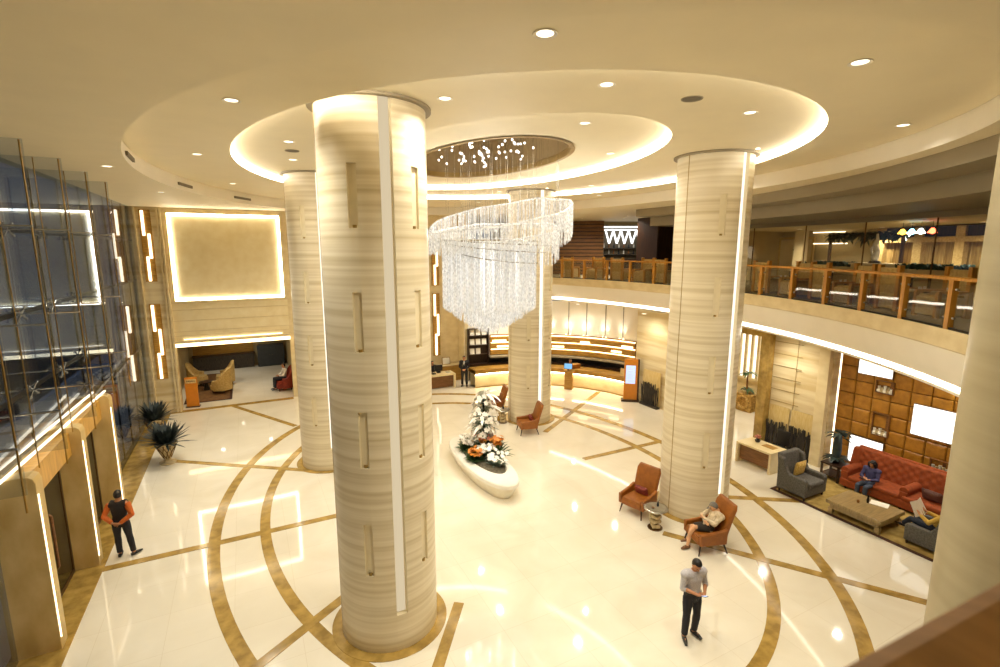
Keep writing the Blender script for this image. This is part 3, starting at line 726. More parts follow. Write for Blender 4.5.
def person(label, loc, rz, J, wear, skin='skin', vox=.012, cap=None, hair=True, long_hair=False, group=None):
    """faces +Y in its own frame. J: joints"""
    t = empty('person', loc, rz, label, 'person', group)
    rt = V(J.get('right', (1, 0, 0)))
    body = MB()
    pel, wai, che, nk, hd = [V(J[q]) for q in ('pelvis', 'waist', 'chest', 'neck', 'head')]
    body.tube([pel + V((0, 0, -.07)), pel, wai, che, lerp(che, nk, .7), nk], [.13, .155, .135, .165, .13, .06], 14, ry=[.09, .11, .09, .11, .085, .055], right=rt)
    fwd = V(J.get('face', (0, 1, 0))).normalized(); hu = (hd - nk).normalized()
    hu = (hu - fwd*hu.dot(fwd)).normalized() if abs(fwd.dot(hu)) < .98 else hu
    hr = fwd.cross(hu); Mh = Matrix((hr, fwd, hu)).transposed()
    H = lambda x, y, z: hd + Mh @ V((x, y, z))
    body.tube([nk - V((0, 0, .05)), nk, hd - hu*.06], [.062, .056, .054], 10)
    body.ell(hd + hu*.015, (.076, .095, .105), 14, 10, Mh)
    body.ell(H(0, .022, -.055), (.056, .066, .062), 12, 8, Mh)
    body.ell(H(0, .060, -.098), (.026, .026, .020), 8, 6, Mh)
    body.tube([H(0, .088, .022), H(0, .104, -.012), H(0, .112, -.030)], [.010, .013, .016], 8)
    for s in (-1, 1):
        body.ell(H(.078*s, -.005, -.012), (.012, .022, .033), 8, 6, Mh)
        body.ell(H(.036*s, .076, -.02), (.022, .016, .016), 8, 6, Mh)
    for s, q in ((-1, 'l'), (1, 'r')):
        sh, el, wr = V(J['sh'+q]), V(J['el'+q]), V(J['wr'+q])
        body.tube([lerp(che, sh, .4) + V((0, 0, .03)), sh], [.07, .058], 10)
        limb(body, sh, el, wr, .052, .040, .027)
        hd_, hn = J['hd'+q], J['hn'+q]
        hand(body, wr, hd_, hn, J.get('th'+q, -s), J.get('curl', .7))
        hp_, kn, an, to = V(J['hp'+q]), V(J['kn'+q]), V(J['an'+q]), V(J['to'+q])
        limb(body, hp_, kn, an, .085, .056, .040)
        body.tube([an + V((0, 0, .02)), an - V((0, 0, .03)), lerp(an, to, .6), to], [.04, .042, .036, .026], 8)
    b = remeshed('body', body, skin, t, vox)
    if hair:
        h = MB(); rs = []
        n = 20
        for i in range(9):
            th = pi*.5*i/8*1.28
            ring = []
            for j in range(n):
                ph = 2*pi*j/n
                lim = (1.1 if sin(ph) < .1 else .60 - .12*max(0, sin(ph))) * (1.12 if long_hair and sin(ph) < .3 else 1)
                tt = th*lim
                ring.append(H(.086*sin(tt)*cos(ph), .106*sin(tt)*sin(ph)-.008, .114*cos(tt)+.020))
            rs.append(ring)
        h.rings(rs, True, False)
        if long_hair:
            h.tube([H(0, -.07, .06), H(0, -.095, -.04), H(0, -.09, -.16), H(0, -.08, -.24)], [.06, .085, .08, .04], 12, ry=[.04, .05, .045, .02], right=hr)
            for s in (-1, 1): h.tube([H(.075*s, .02, .06), H(.092*s, .02, -.03), H(.085*s, .0, -.15)], [.03, .032, .02], 8)
        o = build('hair', h, cap or 'hair', t); sd = o.modifiers.new('thick', 'SOLIDIFY'); sd.thickness = .018; sd.offset = 1
        if cap:
            o.name = 'cap'; build('cap_peak', MB().tube([H(-.06, .075, .045), H(0, .16, .035), H(.06, .075, .045)], .014, 6), cap, t)
    e = MB()
    for s in (-1, 1): e.ell(H(.033*s, .086, .008), (.013, .008, .008), 8, 6, Mh)
    build('eyes', e, 'eye', t)
    build('mouth', MB().ell(H(0, .083, -.062), (.024, .009, .007), 8, 5, Mh), 'lip', t)
    # clothes
    up, lo = wear.get('top'), wear.get('bottom')
    g = .014
    def torso(m, ext, zlow=-.12, top=True):
        m.tube([pel + V((0, 0, zlow)), pel + V((0, 0, .02)), wai, che, lerp(che, nk, .6), lerp(che, nk, .95)], [.165+ext, .168+ext, .150+ext, .178+ext, .14+ext, .068+ext], 16, ry=[.115+ext, .122+ext, .105+ext, .125+ext, .098+ext, .064+ext], right=rt)
    def sleeves(m, ext, frac=.93):
        for q in 'lr':
            sh, el, wr = V(J['sh'+q]), V(J['el'+q]), V(J['wr'+q])
            if not wear.get('sleeve'): m.tube([lerp(che, sh, .4) + V((0, 0, .03)), sh], [.108+ext, .098+ext], 10)
            if not wear.get('sleeve'): m.ell(sh + V((0, 0, -.005)), (.10, .095, .085), 10, 8)
            elif ext == 0: m.tube([lerp(che, sh, .4) + V((0, 0, .03)), lerp(che, sh, .98)], [.102, .096], 10); continue
            if frac > .5: limb(m, sh, el, lerp(el, wr, (frac-.5)*2), .070+ext, .056+ext, .044+ext)
            else: m.tube([sh, lerp(sh, el, frac*2)], [.066+ext, .062+ext], 10)
    if up:
        m = MB(); torso(m, .006, -.04 if wear.get('belt') else -.12)
        sleeves(m, 0, wear.get('cuff', .93))
        remeshed(wear.get('topname', 'shirt'), m, up, t, vox)
    if wear.get('sleeve'):
        m = MB(); sleeves(m, 0.004, .95)
        remeshed('sleeves', m, wear['sleeve'], t, vox)
    if wear.get('front'):
        m = MB(); fr = (fwd - V((0, 0, fwd.z)))
        f0 = V(J.get('front', (0, 1, 0)))
        m.ell(lerp(che, nk, .25) + f0*.128, (.045, .02, .13), 10, 8)
        build('shirt_front', m, wear['front'], t)
        build('tie', MB().ell(lerp(che, nk, .2) + f0*.142, (.016, .014, .14), 8, 8), 'black', t)
    if lo:
        m = MB(); fr = wear.get('leg', .96)
        m.tube([pel + V((0, 0, -.10)), pel + V((0, 0, .0)), lerp(pel, wai, .45), lerp(pel, wai, .6)], [.150, .180, .172, .164], 14, ry=[.105, .132, .127, .122], right=rt)
        for q in 'lr':
            hp_, kn, an = V(J['hp'+q]), V(J['kn'+q]), V(J['an'+q])
            m.tube([lerp(pel, hp_, .6), hp_], [.09, .098], 10)
            if fr > .5: limb(m, hp_, kn, lerp(kn, an, (fr-.5)*2), .098, .072, .062)
            else: m.tube([hp_, lerp(hp_, kn, fr*2)], [.10, .088], 10)
        remeshed(wear.get('lowname', 'trousers'), m, lo, t, vox)
        if wear.get('belt'):
            build('belt', MB().tube([lerp(pel, wai, .40), lerp(pel, wai, .62)], [.180, .174], 18, ry=[.134, .130], right=rt), 'black', t)
    for q in 'lr':
        an, to = V(J['an'+q]), V(J['to'+q]); d = (to-an); d.z = 0; d.normalize()
        m = MB(); base = V((an.x, an.y, max(0.002, min(an.z, to.z)-.055)))
        tilt = (to - an); tilt.z += .045
        m.tube([an - d*.065 - V((0, 0, .035)), an - V((0, 0, .028)), lerp(an, to, .6) - V((0, 0, .004)), to + d*.035], [.036, .046, .043, .026], 10, ry=[.038, .048, .036, .022])
        build('shoe', m, wear.get('shoe', 'shoe_black'), t)
    return t
def standing(**k):
    J = dict(pelvis=(0, 0, .93), waist=(0, .0, 1.08), chest=(0, 0, 1.30), neck=(0, .0, 1.47), head=(0, .02, 1.605),
             shl=(-.185, 0, 1.40), shr=(.185, 0, 1.40), ell=(-.24, -.03, 1.13), elr=(.24, -.03, 1.13), wrl=(-.23, .05, .90), wrr=(.23, .05, .90),
             hdl=(0, .1, -1), hdr=(0, .1, -1), hnl=(-1, 0, 0), hnr=(1, 0, 0),
             hpl=(-.095, 0, .90), hpr=(.095, 0, .90), knl=(-.115, .02, .49), knr=(.115, .02, .49), anl=(-.125, -.02, .085), anr=(.125, -.02, .085),
             tol=(-.15, .14, .035), tor=(.15, .14, .035))
    J.update(k); return J
# 1 man reading a phone
x, y = 3.72, 8.70
J = standing(head=(0, .065, 1.60), neck=(0, .015, 1.475), face=(.05, .8, -.6), ell=(-.25, .03, 1.13), elr=(.25, .03, 1.13), wrl=(-.07, .25, 1.13), wrr=(.07, .27, 1.12),
             hdl=(.75, .35, .05), hdr=(-.75, .4, .08), hnl=(0, .3, -1), hnr=(.1, .4, -1), thl=-1, thr=1, curl=1.0, anr=(.14, .02, .085), tor=(.20, .17, .035), anl=(-.12, -.04, .085), tol=(-.16, .11, .035))
person('standing man in pale grey shirt and dark trousers looking down at his phone', (x, y, 0), radians(195), J, dict(top='shirt_grey', bottom='trousers', cuff=.62, belt=1), vox=.010)
a = radians(195)
px_, py_ = x + (.02*cos(a) - .36*sin(a)), y + (.02*sin(a) + .36*cos(a))
t = empty('phone', (px_, py_, 1.155), a, 'dark phone held in the hands of the standing man', 'phone')
build('phone_body', MB().box((0, 0, 0), (.075, .15, .009), rx=.5), 'black', t, bevel=.003); tag(build('phone_screen', MB().box((0, -.003, .0055), (.066, .135, .002), rx=.5), 'screen_blue', t), 'lit screen')
# 2 doorman, hands behind the back
J = standing(ell=(-.30, -.08, 1.12), elr=(.30, -.08, 1.12), wrl=(-.07, -.20, .98), wrr=(.07, -.21, .96), hdl=(1, -.1, -.2), hdr=(-1, -.1, -.1), hnl=(0, -1, 0), hnr=(0, -1, 0), curl=1.0,
             hpr=(.10, 0, .90), knr=(.15, .01, .49), anr=(.21, -.01, .085), tor=(.30, .12, .035), anl=(-.09, -.02, .085), tol=(-.12, .13, .035), face=(-.2, 1, -.05))
x, y = -9.32, 11.35
person('doorman seen from behind in dark vest and orange sleeves by the glass doors', (x, y, 0), radians(12), J, dict(top='vest_black', topname='vest', sleeve='sleeve_orange', bottom='trousers'), vox=.011)
# 3 man in dark suit at the back
J = standing(ell=(-.26, .02, 1.13), elr=(.26, .02, 1.13), wrl=(-.06, .19, .98), wrr=(.06, .20, .97), hdl=(.8, .2, -.3), hdr=(-.8, .2, -.3), hnl=(0, 1, .2), hnr=(0, 1, .2), thl=1, thr=-1, curl=.9)
person('man in a dark suit standing with clasped hands beside the concierge desk', (-1.98, 27.0, 0), radians(178), J, dict(top='suit', topname='jacket', bottom='suit', front='shirt_white'), vox=.014)
def seated(h=.47, lean=0., **k):
    """sits at the frame's origin, seat top at h, feet forward"""
    b = h + .09
    J = dict(pelvis=(0, 0, b), waist=(0, -.03-lean*.15, b+.16), chest=(0, -.04-lean*.38, b+.37), neck=(0, -.02-lean*.52, b+.54), head=(0, .02-lean*.58, b+.67),
             shl=(-.185, -.03-lean*.46, b+.47), shr=(.185, -.03-lean*.46, b+.47), ell=(-.25, .05-lean*.2, b+.20), elr=(.25, .05-lean*.2, b+.20), wrl=(-.10, .27, b+.16), wrr=(.10, .27, b+.16),
             hdl=(.5, .8, -.1), hdr=(-.5, .8, -.1), hnl=(0, .2, 1), hnr=(0, .2, 1),
             hpl=(-.095, .02, b-.01), hpr=(.095, .02, b-.01), knl=(-.12, .45, b+.0), knr=(.12, .45, b+.0), anl=(-.12, .47, .085), anr=(.12, .47, .085),
             tol=(-.13, .62, .035), tor=(.13, .62, .035))
    J.update(k); return J

# ================================================================== FURNITURE
def armchair(label, x, y, facing, mat='leather_orange', group='orange leather armchairs at the columns'):
    """high-back chair, faces +Y in its own frame"""
    t = empty('armchair', (x, y, 0), facing-pi/2, label, 'armchair', group)
    build('seat', MB().box((0, .02, .34), (.62, .66, .18)), mat, t, bevel=.04)
    build('seat_cushion', MB().box((0, .04, .445), (.56, .60, .07)), mat, t, bevel=.03)
    prof = []
    m = MB(); rs = []
    for i in range(9):
        u = i/8; z = .30 + .90*u; yb = -.28 - .22*u - .05*u*u; w = .33 + .03*u - (.05 if i == 8 else 0); th = .07 - .02*u
        rs.append([(-w, yb-th, z), (w, yb-th, z), (w, yb+th*.4, z), (w*.9, yb+th, z), (-w*.9, yb+th, z), (-w, yb+th*.4, z)])
    m.rings(rs, True, True, True); build('backrest', m, mat, t, bevel=.012, angle=50)
    for s in (-1, 1):
        a = MB(); rs = []
        for i in range(7):
            u = i/6; yy = .34 - .68*u; zt = .56 + .10*u*u
            rs.append([((.31)*s, yy, .27), (.39*s, yy, .27), (.40*s, yy, zt-.02), (.37*s, yy, zt), (.33*s, yy, zt), (.31*s, yy, zt-.02)][::s])
        a.rings(rs, True, True, True); build('armrest', a, mat, t, bevel=.01, angle=50)
        for yy, dy in ((.28, .06), (-.30, -.10)):
            build('leg', MB().tube([(.30*s, yy, .27), (.34*s, yy+dy, .0)], [.028, .014], 8), 'wood_dark', t)
    t.scale = (1.04,)*3
    return t
def cushion(label, loc, rz, mat, size=(.42, .14, .26), tilt=-.25, cat='cushion', group=None):
    t = empty('cushion', loc, rz, label, cat, group)
    rs = []; w, d, h = size
    m = MB(); n = 10
    vs = []; 
    for s in (1, -1):
        for i in range(n+1):
            for j in range(n+1):
                u, v = i/n*2-1, j/n*2-1
                pinch = 1 - .07*(u*u*v*v)**.5
                th = d/2*((1-u**4)*(1-v**4))**.6
                p = Matrix.Rotation(tilt, 3, 'X') @ V((u*w/2*(1-.06*(1-abs(v))*abs(u)) , s*th, v*h/2*(1-.06*(1-abs(u))*abs(v))))
                vs.append((p.x, p.y, p.z + h/2))
    fs = []
    for s in range(2):
        o = s*(n+1)**2
        for i in range(n):
            for j in range(n):
                q = (o+i*(n+1)+j, o+(i+1)*(n+1)+j, o+(i+1)*(n+1)+j+1, o+i*(n+1)+j+1); fs.append(q[::-1] if s == 0 else q)
    m.add(vs, fs, True); build('cover', m, mat, t, angle=180)
    e = MB()
    pp = []
    for i in range(33):
        q = 2*pi*i/32; cx_, cz_ = max(-1, min(1, 1.4*cos(q))), max(-1, min(1, 1.4*sin(q)))
        p = Matrix.Rotation(tilt, 3, 'X') @ V((cx_*w/2*.97, 0, cz_*h/2*.97)); pp.append((p.x, p.y, p.z+h/2))
    e.tube(pp, .007, 5, False); build('piping', e, mat, t)
    return t
def at(t, lx, ly): a = t.rotation_euler[2]; return (t.location[0] + lx*cos(a) - ly*sin(a), t.location[1] + lx*sin(a) + ly*cos(a))
c1 = armchair('empty orange leather armchair left of the right column', 3.98, 13.46, radians(-138))
c2 = armchair('orange leather armchair with the dozing man, in front of the right column', 5.22, 11.72, radians(-171))
c3 = armchair('orange leather armchair in front of the far column', 1.12, 19.85, radians(-168))
c4 = armchair('orange leather armchair half hidden left of the far column', -.28, 22.42, radians(-166))
for ch, lab, mt in ((c1, 'maroon cushion on the empty armchair at the right column', 'cushion_maroon'), (c3, 'maroon cushion on the armchair in front of the far column', 'cushion_maroon'), (c4, 'maroon cushion on the half hidden armchair by the far column', 'cushion_maroon')):
    x, y = at(ch, 0, -.17); cushion(lab, (x, y, .48), ch.rotation_euler[2], mt, group='maroon cushions')
x, y = at(c2, 0, -.06)
J = seated(.47, .35, head=(.06, -.17, 1.05), neck=(.02, -.26, .97), chest=(.0, -.20, .82), waist=(0, -.10, .69), shl=(-.20, -.22, .91), shr=(.20, -.22, .91), face=(.3, .75, -.55), wrl=(.04, .12, .80), wrr=(-.08, .13, .74), ell=(-.26, -.02, .76), elr=(.26, .0, .74), hdl=(1, .2, -.1), hdr=(-1, .1, .1), hnl=(0, 1, .3), hnr=(0, 1, .3),
           knl=(-.03, .38, .60), anl=(.07, .48, .23), tol=(.09, .62, .16), knr=(.10, .37, .54), anr=(.0, .52, .085), tor=(-.03, .67, .04))
person('man in beige jacket and grey cap dozing in an armchair with bare crossed legs', (x, y, 0), c2.rotation_euler[2], J, dict(top='jacket_beige', topname='jacket', bottom='shorts_dark', lowname='shorts', leg=.42, shoe='sandal'), skin='skin_pale', cap='cap_grey', vox=.011)
def round_table(label, x, y, s=1):
    t = empty('round_table', (x, y, 0), 0, label, 'side table', 'round stacked tables at the columns')
    build('table_top', MB().lathe([(.001, .56), (.30, .56), (.325, .575), (.325, .59), (.31, .60), (.001, .60)], 32), 'steel', t)
    build('glass_inset', MB().lathe([(.001, .601), (.27, .601), (.27, .606), (.001, .606)], 32), 'table_grey', t)
    for i in range(4):
        z = .02 + i*.135; build('base_block', MB().box((0, 0, z+.055), (.26 if i % 2 else .22, .22 if i % 2 else .26, .10), rz=.3*i), 'urn_stone', t, bevel=.03)
        if i < 4: build('neck_ring', MB().lathe([(.08, z+.10), (.08, z+.145)], 16, cap=False), 'bronze', t)
    build('foot_plate', MB().lathe([(.001, 0), (.2, 0), (.2, .02), (.001, .02)], 24), 'bronze', t)
    return t
t1 = round_table('round table with stacked block base between the two armchairs of the right column', 4.24, 12.62)
t2 = round_table('round table with stacked block base left of the far column', .12, 21.1)
def vase(label, x, y, z, col='screen_dark', h=.12):
    t = empty('vase', (x, y, z), 0, label, 'vase')
    build('vessel', MB().lathe([(.001, 0), (.025, 0), (.035, h*.4), (.02, h*.8), (.025, h), (.018, h), (.012, h*.8), (.001, h*.6)], 14), col, t)
    m = MB()
    for i in range(5):
        a = i*1.25; m.tube([(0, 0, h*.7), (.03*cos(a), .03*sin(a), h*1.4), (.05*cos(a), .05*sin(a), h*1.7)], .004, 4)
    build('stems', m, 'leaf_dark', t)
vase('small dark vase on the round table at the right column', 4.30, 12.66, .606)
vase('small dark vase on the round table at the far column', .14, 21.13, .606)
m = empty('ashtray', (4.14, 12.56, .606), 0, 'small brown dish on the round table at the right column', 'dish')
build('bowl', MB().lathe([(.001, 0), (.03, 0), (.045, .025), (.04, .025), (.028, .008), (.001, .008)], 14), 'wood_brown', m)

# ---- planter with flowers
PW, PL = .16, .6
t = hempty('planter', PW, PL, 0, 0, 'long oval cream stone planter on the floor under the chandelier', 'planter')
def boat(a, b, z, q=2.3):
    r = []; a *= .80; b *= .96
    for j in range(64):
        th = 2*pi*j/64; c_, s_ = cos(th), sin(th)
        r.append((a*math.copysign(abs(c_)**(2/q), c_), b*math.copysign(abs(s_)**(2/q), s_), z))
    return r
m = MB().rings([boat(.58, 1.95, 0), boat(.62, 2.0, .05), boat(.78, 2.2, .36), boat(.80, 2.22, .42)], True, True); build('planter_body', m, 'planter_stone', t)
off = lambda ring, dx, dy: [(p[0]+dx, p[1]+dy, p[2]) for p in ring]
build('rim', MB().rings([boat(.80, 2.22, .42), boat(.86, 2.3, .44), boat(.86, 2.3, .55), boat(.83, 2.27, .58), off(boat(.62, 1.62, .58, 2), .10, .18), off(boat(.58, 1.58, .52, 2), .10, .18)], True, False), 'ceramic_white', t)
build('soil', MB().rings([off(boat(.60, 1.60, .535, 2), .10, .18), off(boat(.25, .8, .60, 2), .10, .18)], True, True), 'soil', t)
def pl(dx, dy): return hw(PW+dx+.04, PL+dy-.22)
def leaf(m, p, d, ln, w, droop=.4, n=5, mi=0):
    p = V(p); d = V(d).normalized(); s = d.cross(V((0, 0, 1)));
    s = s.normalized() if s.length > .05 else V((1, 0, 0)); rs = []
    for i in range(n+1):
        u = i/n; c_ = p + d*ln*u + V((0, 0, -droop*ln*u*u)); ww = w*sin(pi*(.08+.92*u)*.98)**.8
        rs.append([c_ - s*ww + V((0, 0, .15*ww)), c_, c_ + s*ww + V((0, 0, .15*ww))])
    m.rings(rs, False, False, True, mi)
def petals(m, c_, r, n=5, nrm=None, mi=0):
    nrm = V(nrm or (random.uniform(-.6, .6), random.uniform(-.6, .6), .8)).normalized()
    a = nrm.orthogonal().normalized(); b = nrm.cross(a)
    for i in range(n):
        q = 2*pi*i/n; d = a*cos(q) + b*sin(q); e = nrm.cross(d)
        c0 = V(c_)
        m.add([c0, c0 + d*r*.5 + e*r*.38 + nrm*r*.18, c0 + d*r + nrm*r*.1, c0 + d*r*.5 - e*r*.38 + nrm*r*.18], [(0, 1, 2, 3)], True, mi)
# the tall white arrangement
x, y = pl(.34, .85)
t = empty('flower_arrangement', (x, y, .56), 0, 'tall white orchid and lily arrangement in the middle of the planter', 'flowers')
build('stem', MB().tube([(0, 0, 0), (.02, 0, .9), (0, .02, 1.9)], [.06, .05, .03], 8), 'leaf_dark', t)
m = MB()
for i in range(170):
    u = random.random(); z = .45 + 1.55*u; a = random.uniform(0, 2*pi); R = .14 + .34*sin(pi*min(1, u*1.0+.12))
    leaf(m, (.05*cos(a), .05*sin(a), z), (cos(a), sin(a), random.uniform(-.1, .9)), R*random.uniform(.7, 1.2), .05, .25)
tag(build('foliage', m, 'leaf_silver', t), kind='stuff')
m = MB()
for i in range(150):
    u = random.random(); z = .6 + 1.5*u; a = random.uniform(0, 2*pi); R = (.20 + .30*sin(pi*min(1, u*.85+.18)))*random.uniform(.7, 1.1)
    petals(m, (R*cos(a), R*sin(a), z), random.uniform(.07, .12), 5, (cos(a), sin(a), .5))
for i in range(16):
    a = i*2*pi/16*1.0 + random.uniform(-.2, .2); z = random.choice((.95, 1.25, 1.6, 2.05)); leaf(m, (.15*cos(a), .15*sin(a), z), (cos(a), sin(a), .35), random.uniform(.5, .8), .06, .5)
tag(build('white_blossoms', m, 'petal_white', t), 'white blossoms', kind='stuff')
m = MB()
for i in range(26):
    a = random.uniform(0, 2*pi); R = random.uniform(.25, .42); petals(m, (R*cos(a), R*sin(a), random.uniform(.5, .75)), .08, 5, (cos(a), sin(a), .3))
tag(build('pink_blossoms', m, 'petal_pink', t), 'pink blossoms', kind='stuff')
def flower_clump(label, dx, dy, mat, n, r, h, lf='leaf_green', kind_='flower_clump', blade=False):
    x, y = pl(dx, dy); t = empty(kind_, (x, y, .55), random.uniform(0, 6), label, 'flowers', 'flowers planted in the oval planter')
    m = MB()
    for i in range(int(46+90*r)):
        a = random.uniform(0, 2*pi); leaf(m, (r*.4*random.random()*cos(a), r*.4*random.random()*sin(a), 0), (cos(a), sin(a), random.uniform(.6, 2.2)), h*random.uniform(.8, 1.4), .035 if not blade else .022, .35)
    tag(build('foliage', m, lf, t), kind='stuff')
    if mat:
        m = MB(); s = MB()
        for i in range(n):
            a = random.uniform(0, 2*pi); R = r*sqrt(random.random()); p = (R*cos(a), R*sin(a), h*random.uniform(.75, 1.2))
            petals(m, p, .09, 6); s.tube([(R*.3*cos(a), R*.3*sin(a), 0), p], .005, 4, False)
        tag(build('blossoms', m, mat, t), kind='stuff'); build('flower_stems', s, 'leaf_green', t)
flower_clump('orange flowers at the left side of the planter', -.30, .1, 'petal_orange', 44, .22, .38)
flower_clump('orange flowers at the right end of the planter', .52, .15, 'petal_orange', 48, .20, .58)
flower_clump('small orange flowers just in front of the tall white arrangement', .18, .62, 'petal_orange', 14, .14, .45)
flower_clump('white flowers at the left back of the planter', -.18, 1.1, 'petal_white', 52, .32, .42)
flower_clump('white flowers near the far end of the planter', .05, 1.6, 'petal_white', 20, .25, .30)
flower_clump('white flowers with silvery leaves in the middle of the planter', .12, .12, 'petal_white', 48, .34, .40, 'leaf_silver')
flower_clump('bright green leafy clump among the planter flowers', -.15, .35, None, 0, .34, .36)
flower_clump('silvery grey foliage at the near end of the planter', .22, -.5, 'petal_white', 24, .40, .30, 'leaf_silver')
flower_clump('spray of long dark blades leaning right out of the planter', .45, .55, None, 0, .34, .62, 'leaf_dark', blade=True)
flower_clump('white flowers right of the tall arrangement', .45, 1.0, 'petal_white', 44, .30, .50, 'leaf_silver')

# ---- urn plants at the left
def spiky_urn(label, x, y, s=1):
    t = empty('urn_plant', (x, y, 0), 0, label, 'potted plant', 'spiky plants in tall urns by the glass front')
    build('urn', MB().lathe([(.001, 0), (.26, 0), (.27, .05), (.12, .10), (.10, .16), (.16, .30), (.26, .55), (.34, .72), (.36, .76), (.33, .78), (.29, .74), (.001, .70)], 28), 'urn_stone', t)
    m = MB()
    for i in range(10):
        a = 2*pi*i/10; m.tube([(.12*cos(a), .12*sin(a), .2), (.23*cos(a+.35), .23*sin(a+.35), .45), (.345*cos(a+.7), .345*sin(a+.7), .72)], .014, 5)
        m.tube([(.12*cos(a), .12*sin(a), .2), (.23*cos(a-.35), .23*sin(a-.35), .45), (.345*cos(a-.7), .345*sin(a-.7), .72)], .014, 5)
    build('relief_ribs', m, 'bronze', t)
    m = MB()
    for i in range(230):
        a = random.uniform(0, 2*pi); e = random.uniform(.05, 3.0)
        leaf(m, (.12*cos(a), .12*sin(a), .74), (cos(a), sin(a), e), random.uniform(.5, .9), .042, .12)
    tag(build('spiky_leaves', m, 'leaf_blue', t), kind='stuff')
spiky_urn('spiky dark plant in a patterned urn, the nearer of two by the glass front', -11.85, 16.85)
spiky_urn('spiky dark plant in a patterned urn, the farther one by the glass front', -13.95, 19.3)

# ================================================================== LOUNGE UNDER THE BALCONY
def rug(name, W0, W1, L0, L1, label, m1, m2):
    t = hempty(name, (W0+W1)/2, (L0+L1)/2, 0, 0, label, 'rug'); w, l = W1-W0, L1-L0
    build('border', MB().box((0, 0, .016), (w, l, .012)), m2, t); build('field', MB().box((0, 0, .020), (w-.24, l-.24, .012)), m1, t)
    return t
rug('rug', 7.9, 11.2, -9.6, -4.5, 'gold patterned rug with dark border under the red sofa and coffee table', 'rug_gold', 'rug_border')
# padded gold wall
t = hempty('padded_wall', 11.4, -4.35, 0, 0, 'gold padded leather wall behind the red sofa', 'wall panel')
m = MB()
for i in range(18):
    for j in range(10):
        y0_, z0_ = -.52*i, .46*j
        m.rings([[(0+d, y0_-e, z0_+e), (d, y0_-.52+e, z0_+e), (d, y0_-.52+e, z0_+.46-e), (d, y0_-e, z0_+.46-e)] for d, e in ((.0, .008), (-.03, .012), (-.05, .04), (-.058, .12))], True, True, False)
build('padding', m, 'gold_leather', t)
build('backing', MB().box((.05, -4.7, 2.3), (.08, 9.4, 4.6)), 'bronze', t)
tag(build('edge_light', MB().box((.02, .04, 2.25), (.05, .03, 4.4)), 'led_soft', t), 'warm vertical light along the left edge')
for nm, L0, L1, z0, z1 in (('upper light box over the sofa, touching the balcony edge', -4.93, -5.93, 3.5, 4.02), ('big light box high on the right of the gold wall', -6.56, -7.60, 1.96, 2.92), ('light box low beside the left end of the red sofa', -4.92, -5.92, .45, 1.39)):
    b = hempty('light_box', 11.30, (L0+L1)/2, (z0+z1)/2, 0, nm, 'light box', 'white light boxes on the gold wall')
    build('frame', MB().box((.02, 0, 0), (.08, L0-L1, z1-z0)), 'bronze', b); tag(build('lit_face', MB().box((-.025, 0, 0), (.012, L0-L1-.03, z1-z0-.03)), 'lightbox', b), 'glowing white face')
for nm, L0, L1, z0, z1 in (('upper dark niche with pale ornaments on the gold wall', -5.5, -6.0, 3.0, 3.4), ('tall dark niche with pale ornaments in the middle of the gold wall', -5.52, -6.0, 1.6, 2.35), ('low dark niche with pale ornaments right of the sofa back', -7.15, -7.65, 1.0, 1.4)):
    b = hempty('wall_niche', 11.30, (L0+L1)/2, z0, 0, nm, 'wall niche', 'dark niches on the gold wall')
    w, h = L0-L1, z1-z0
    build('niche_box', MB().box((.06, 0, h/2), (.02, w, h)).box((.0, -w/2+.01, h/2), (.12, .02, h)).box((0, w/2-.01, h/2), (.12, .02, h)).box((0, 0, .01), (.14, w, .02)).box((0, 0, h-.01), (.12, w, .02)), 'wood_brown', b)
    for q in range(5): 
        yy = -w/2+.08+q*(w-.16)/4
        build('ornament', MB().lathe([(.001, .02), (.05, .03), (.065, .09), (.03, .15+.02*(q % 2)), (.045, .19+.03*(q % 3)), (.001, .2+.03*(q % 3))], 10, (-.0, yy)), 'urn_stone' if q % 2 else 'paper', b)
# red tufted sofa
t = hempty('sofa', 10.45, -7.07, 0, pi/2, 'long red tufted high-back sofa under the gold padded wall', 'sofa')
SLEN = 3.3
build('base', MB().box((0, 0, .22), (SLEN, .95, .24)), 'sofa_red', t, bevel=.03)
for s in (-1, 1):
    build('seat_cushion', MB().box((s*.73, .08, .40), (1.40, .80, .15)), 'sofa_red', t, bevel=.05)
nx, nz = 66, 24; vs = []; fs = []
for i in range(nx+1):
    for j in range(nz+1):
        u = i/nx; v = j/nz; x = (u-.5)*SLEN; edge = min(1, min(u, 1-u)/.035)
        top = 1.20 + .05*(abs(u-.5)*2)**4
        z = .34 + (top-.34)*v
        d = .045*(1-abs(sin(x*pi/.27 + (z*pi/.24))))*(1) + .045*(1-abs(sin(x*pi/.27 - (z*pi/.24))))
        y = -.24 - .14*v - (.09-d)*.55*edge - (.10*(v > .96))
        wing = max(0, (abs(u-.5)*2-.91)/.09)
        vs.append((x, y + .32*wing*(1-.3*v), z))
for i in range(nx):
    for j in range(nz): q = i*(nz+1)+j; fs.append((q, q+1, q+nz+2, q+nz+1))
m = MB().add(vs, fs, True); build('tufted_back', m, 'sofa_red', t, angle=180)
build('back_shell', MB().box((0, -.50, .70), (SLEN+.04, .12, 1.08), rx=.10), 'sofa_red', t, bevel=.04)
for xx in (-SLEN/2+.10, -.05+.2*0, SLEN/2-.10):
    m = MB(); m.tube([(xx, -.36, .60), (xx, .40, .60)], .12, 14); m.box((xx, .02, .40), (.20, .82, .36)); build('armrest', m, 'sofa_red', t, bevel=.015)
for xx in (-1.5, 0, 1.5):
    for yy in (-.38, .38): build('foot', MB().lathe([(.03, 0), (.04, .10)], 10, (xx, yy)), 'wood_dark', t)
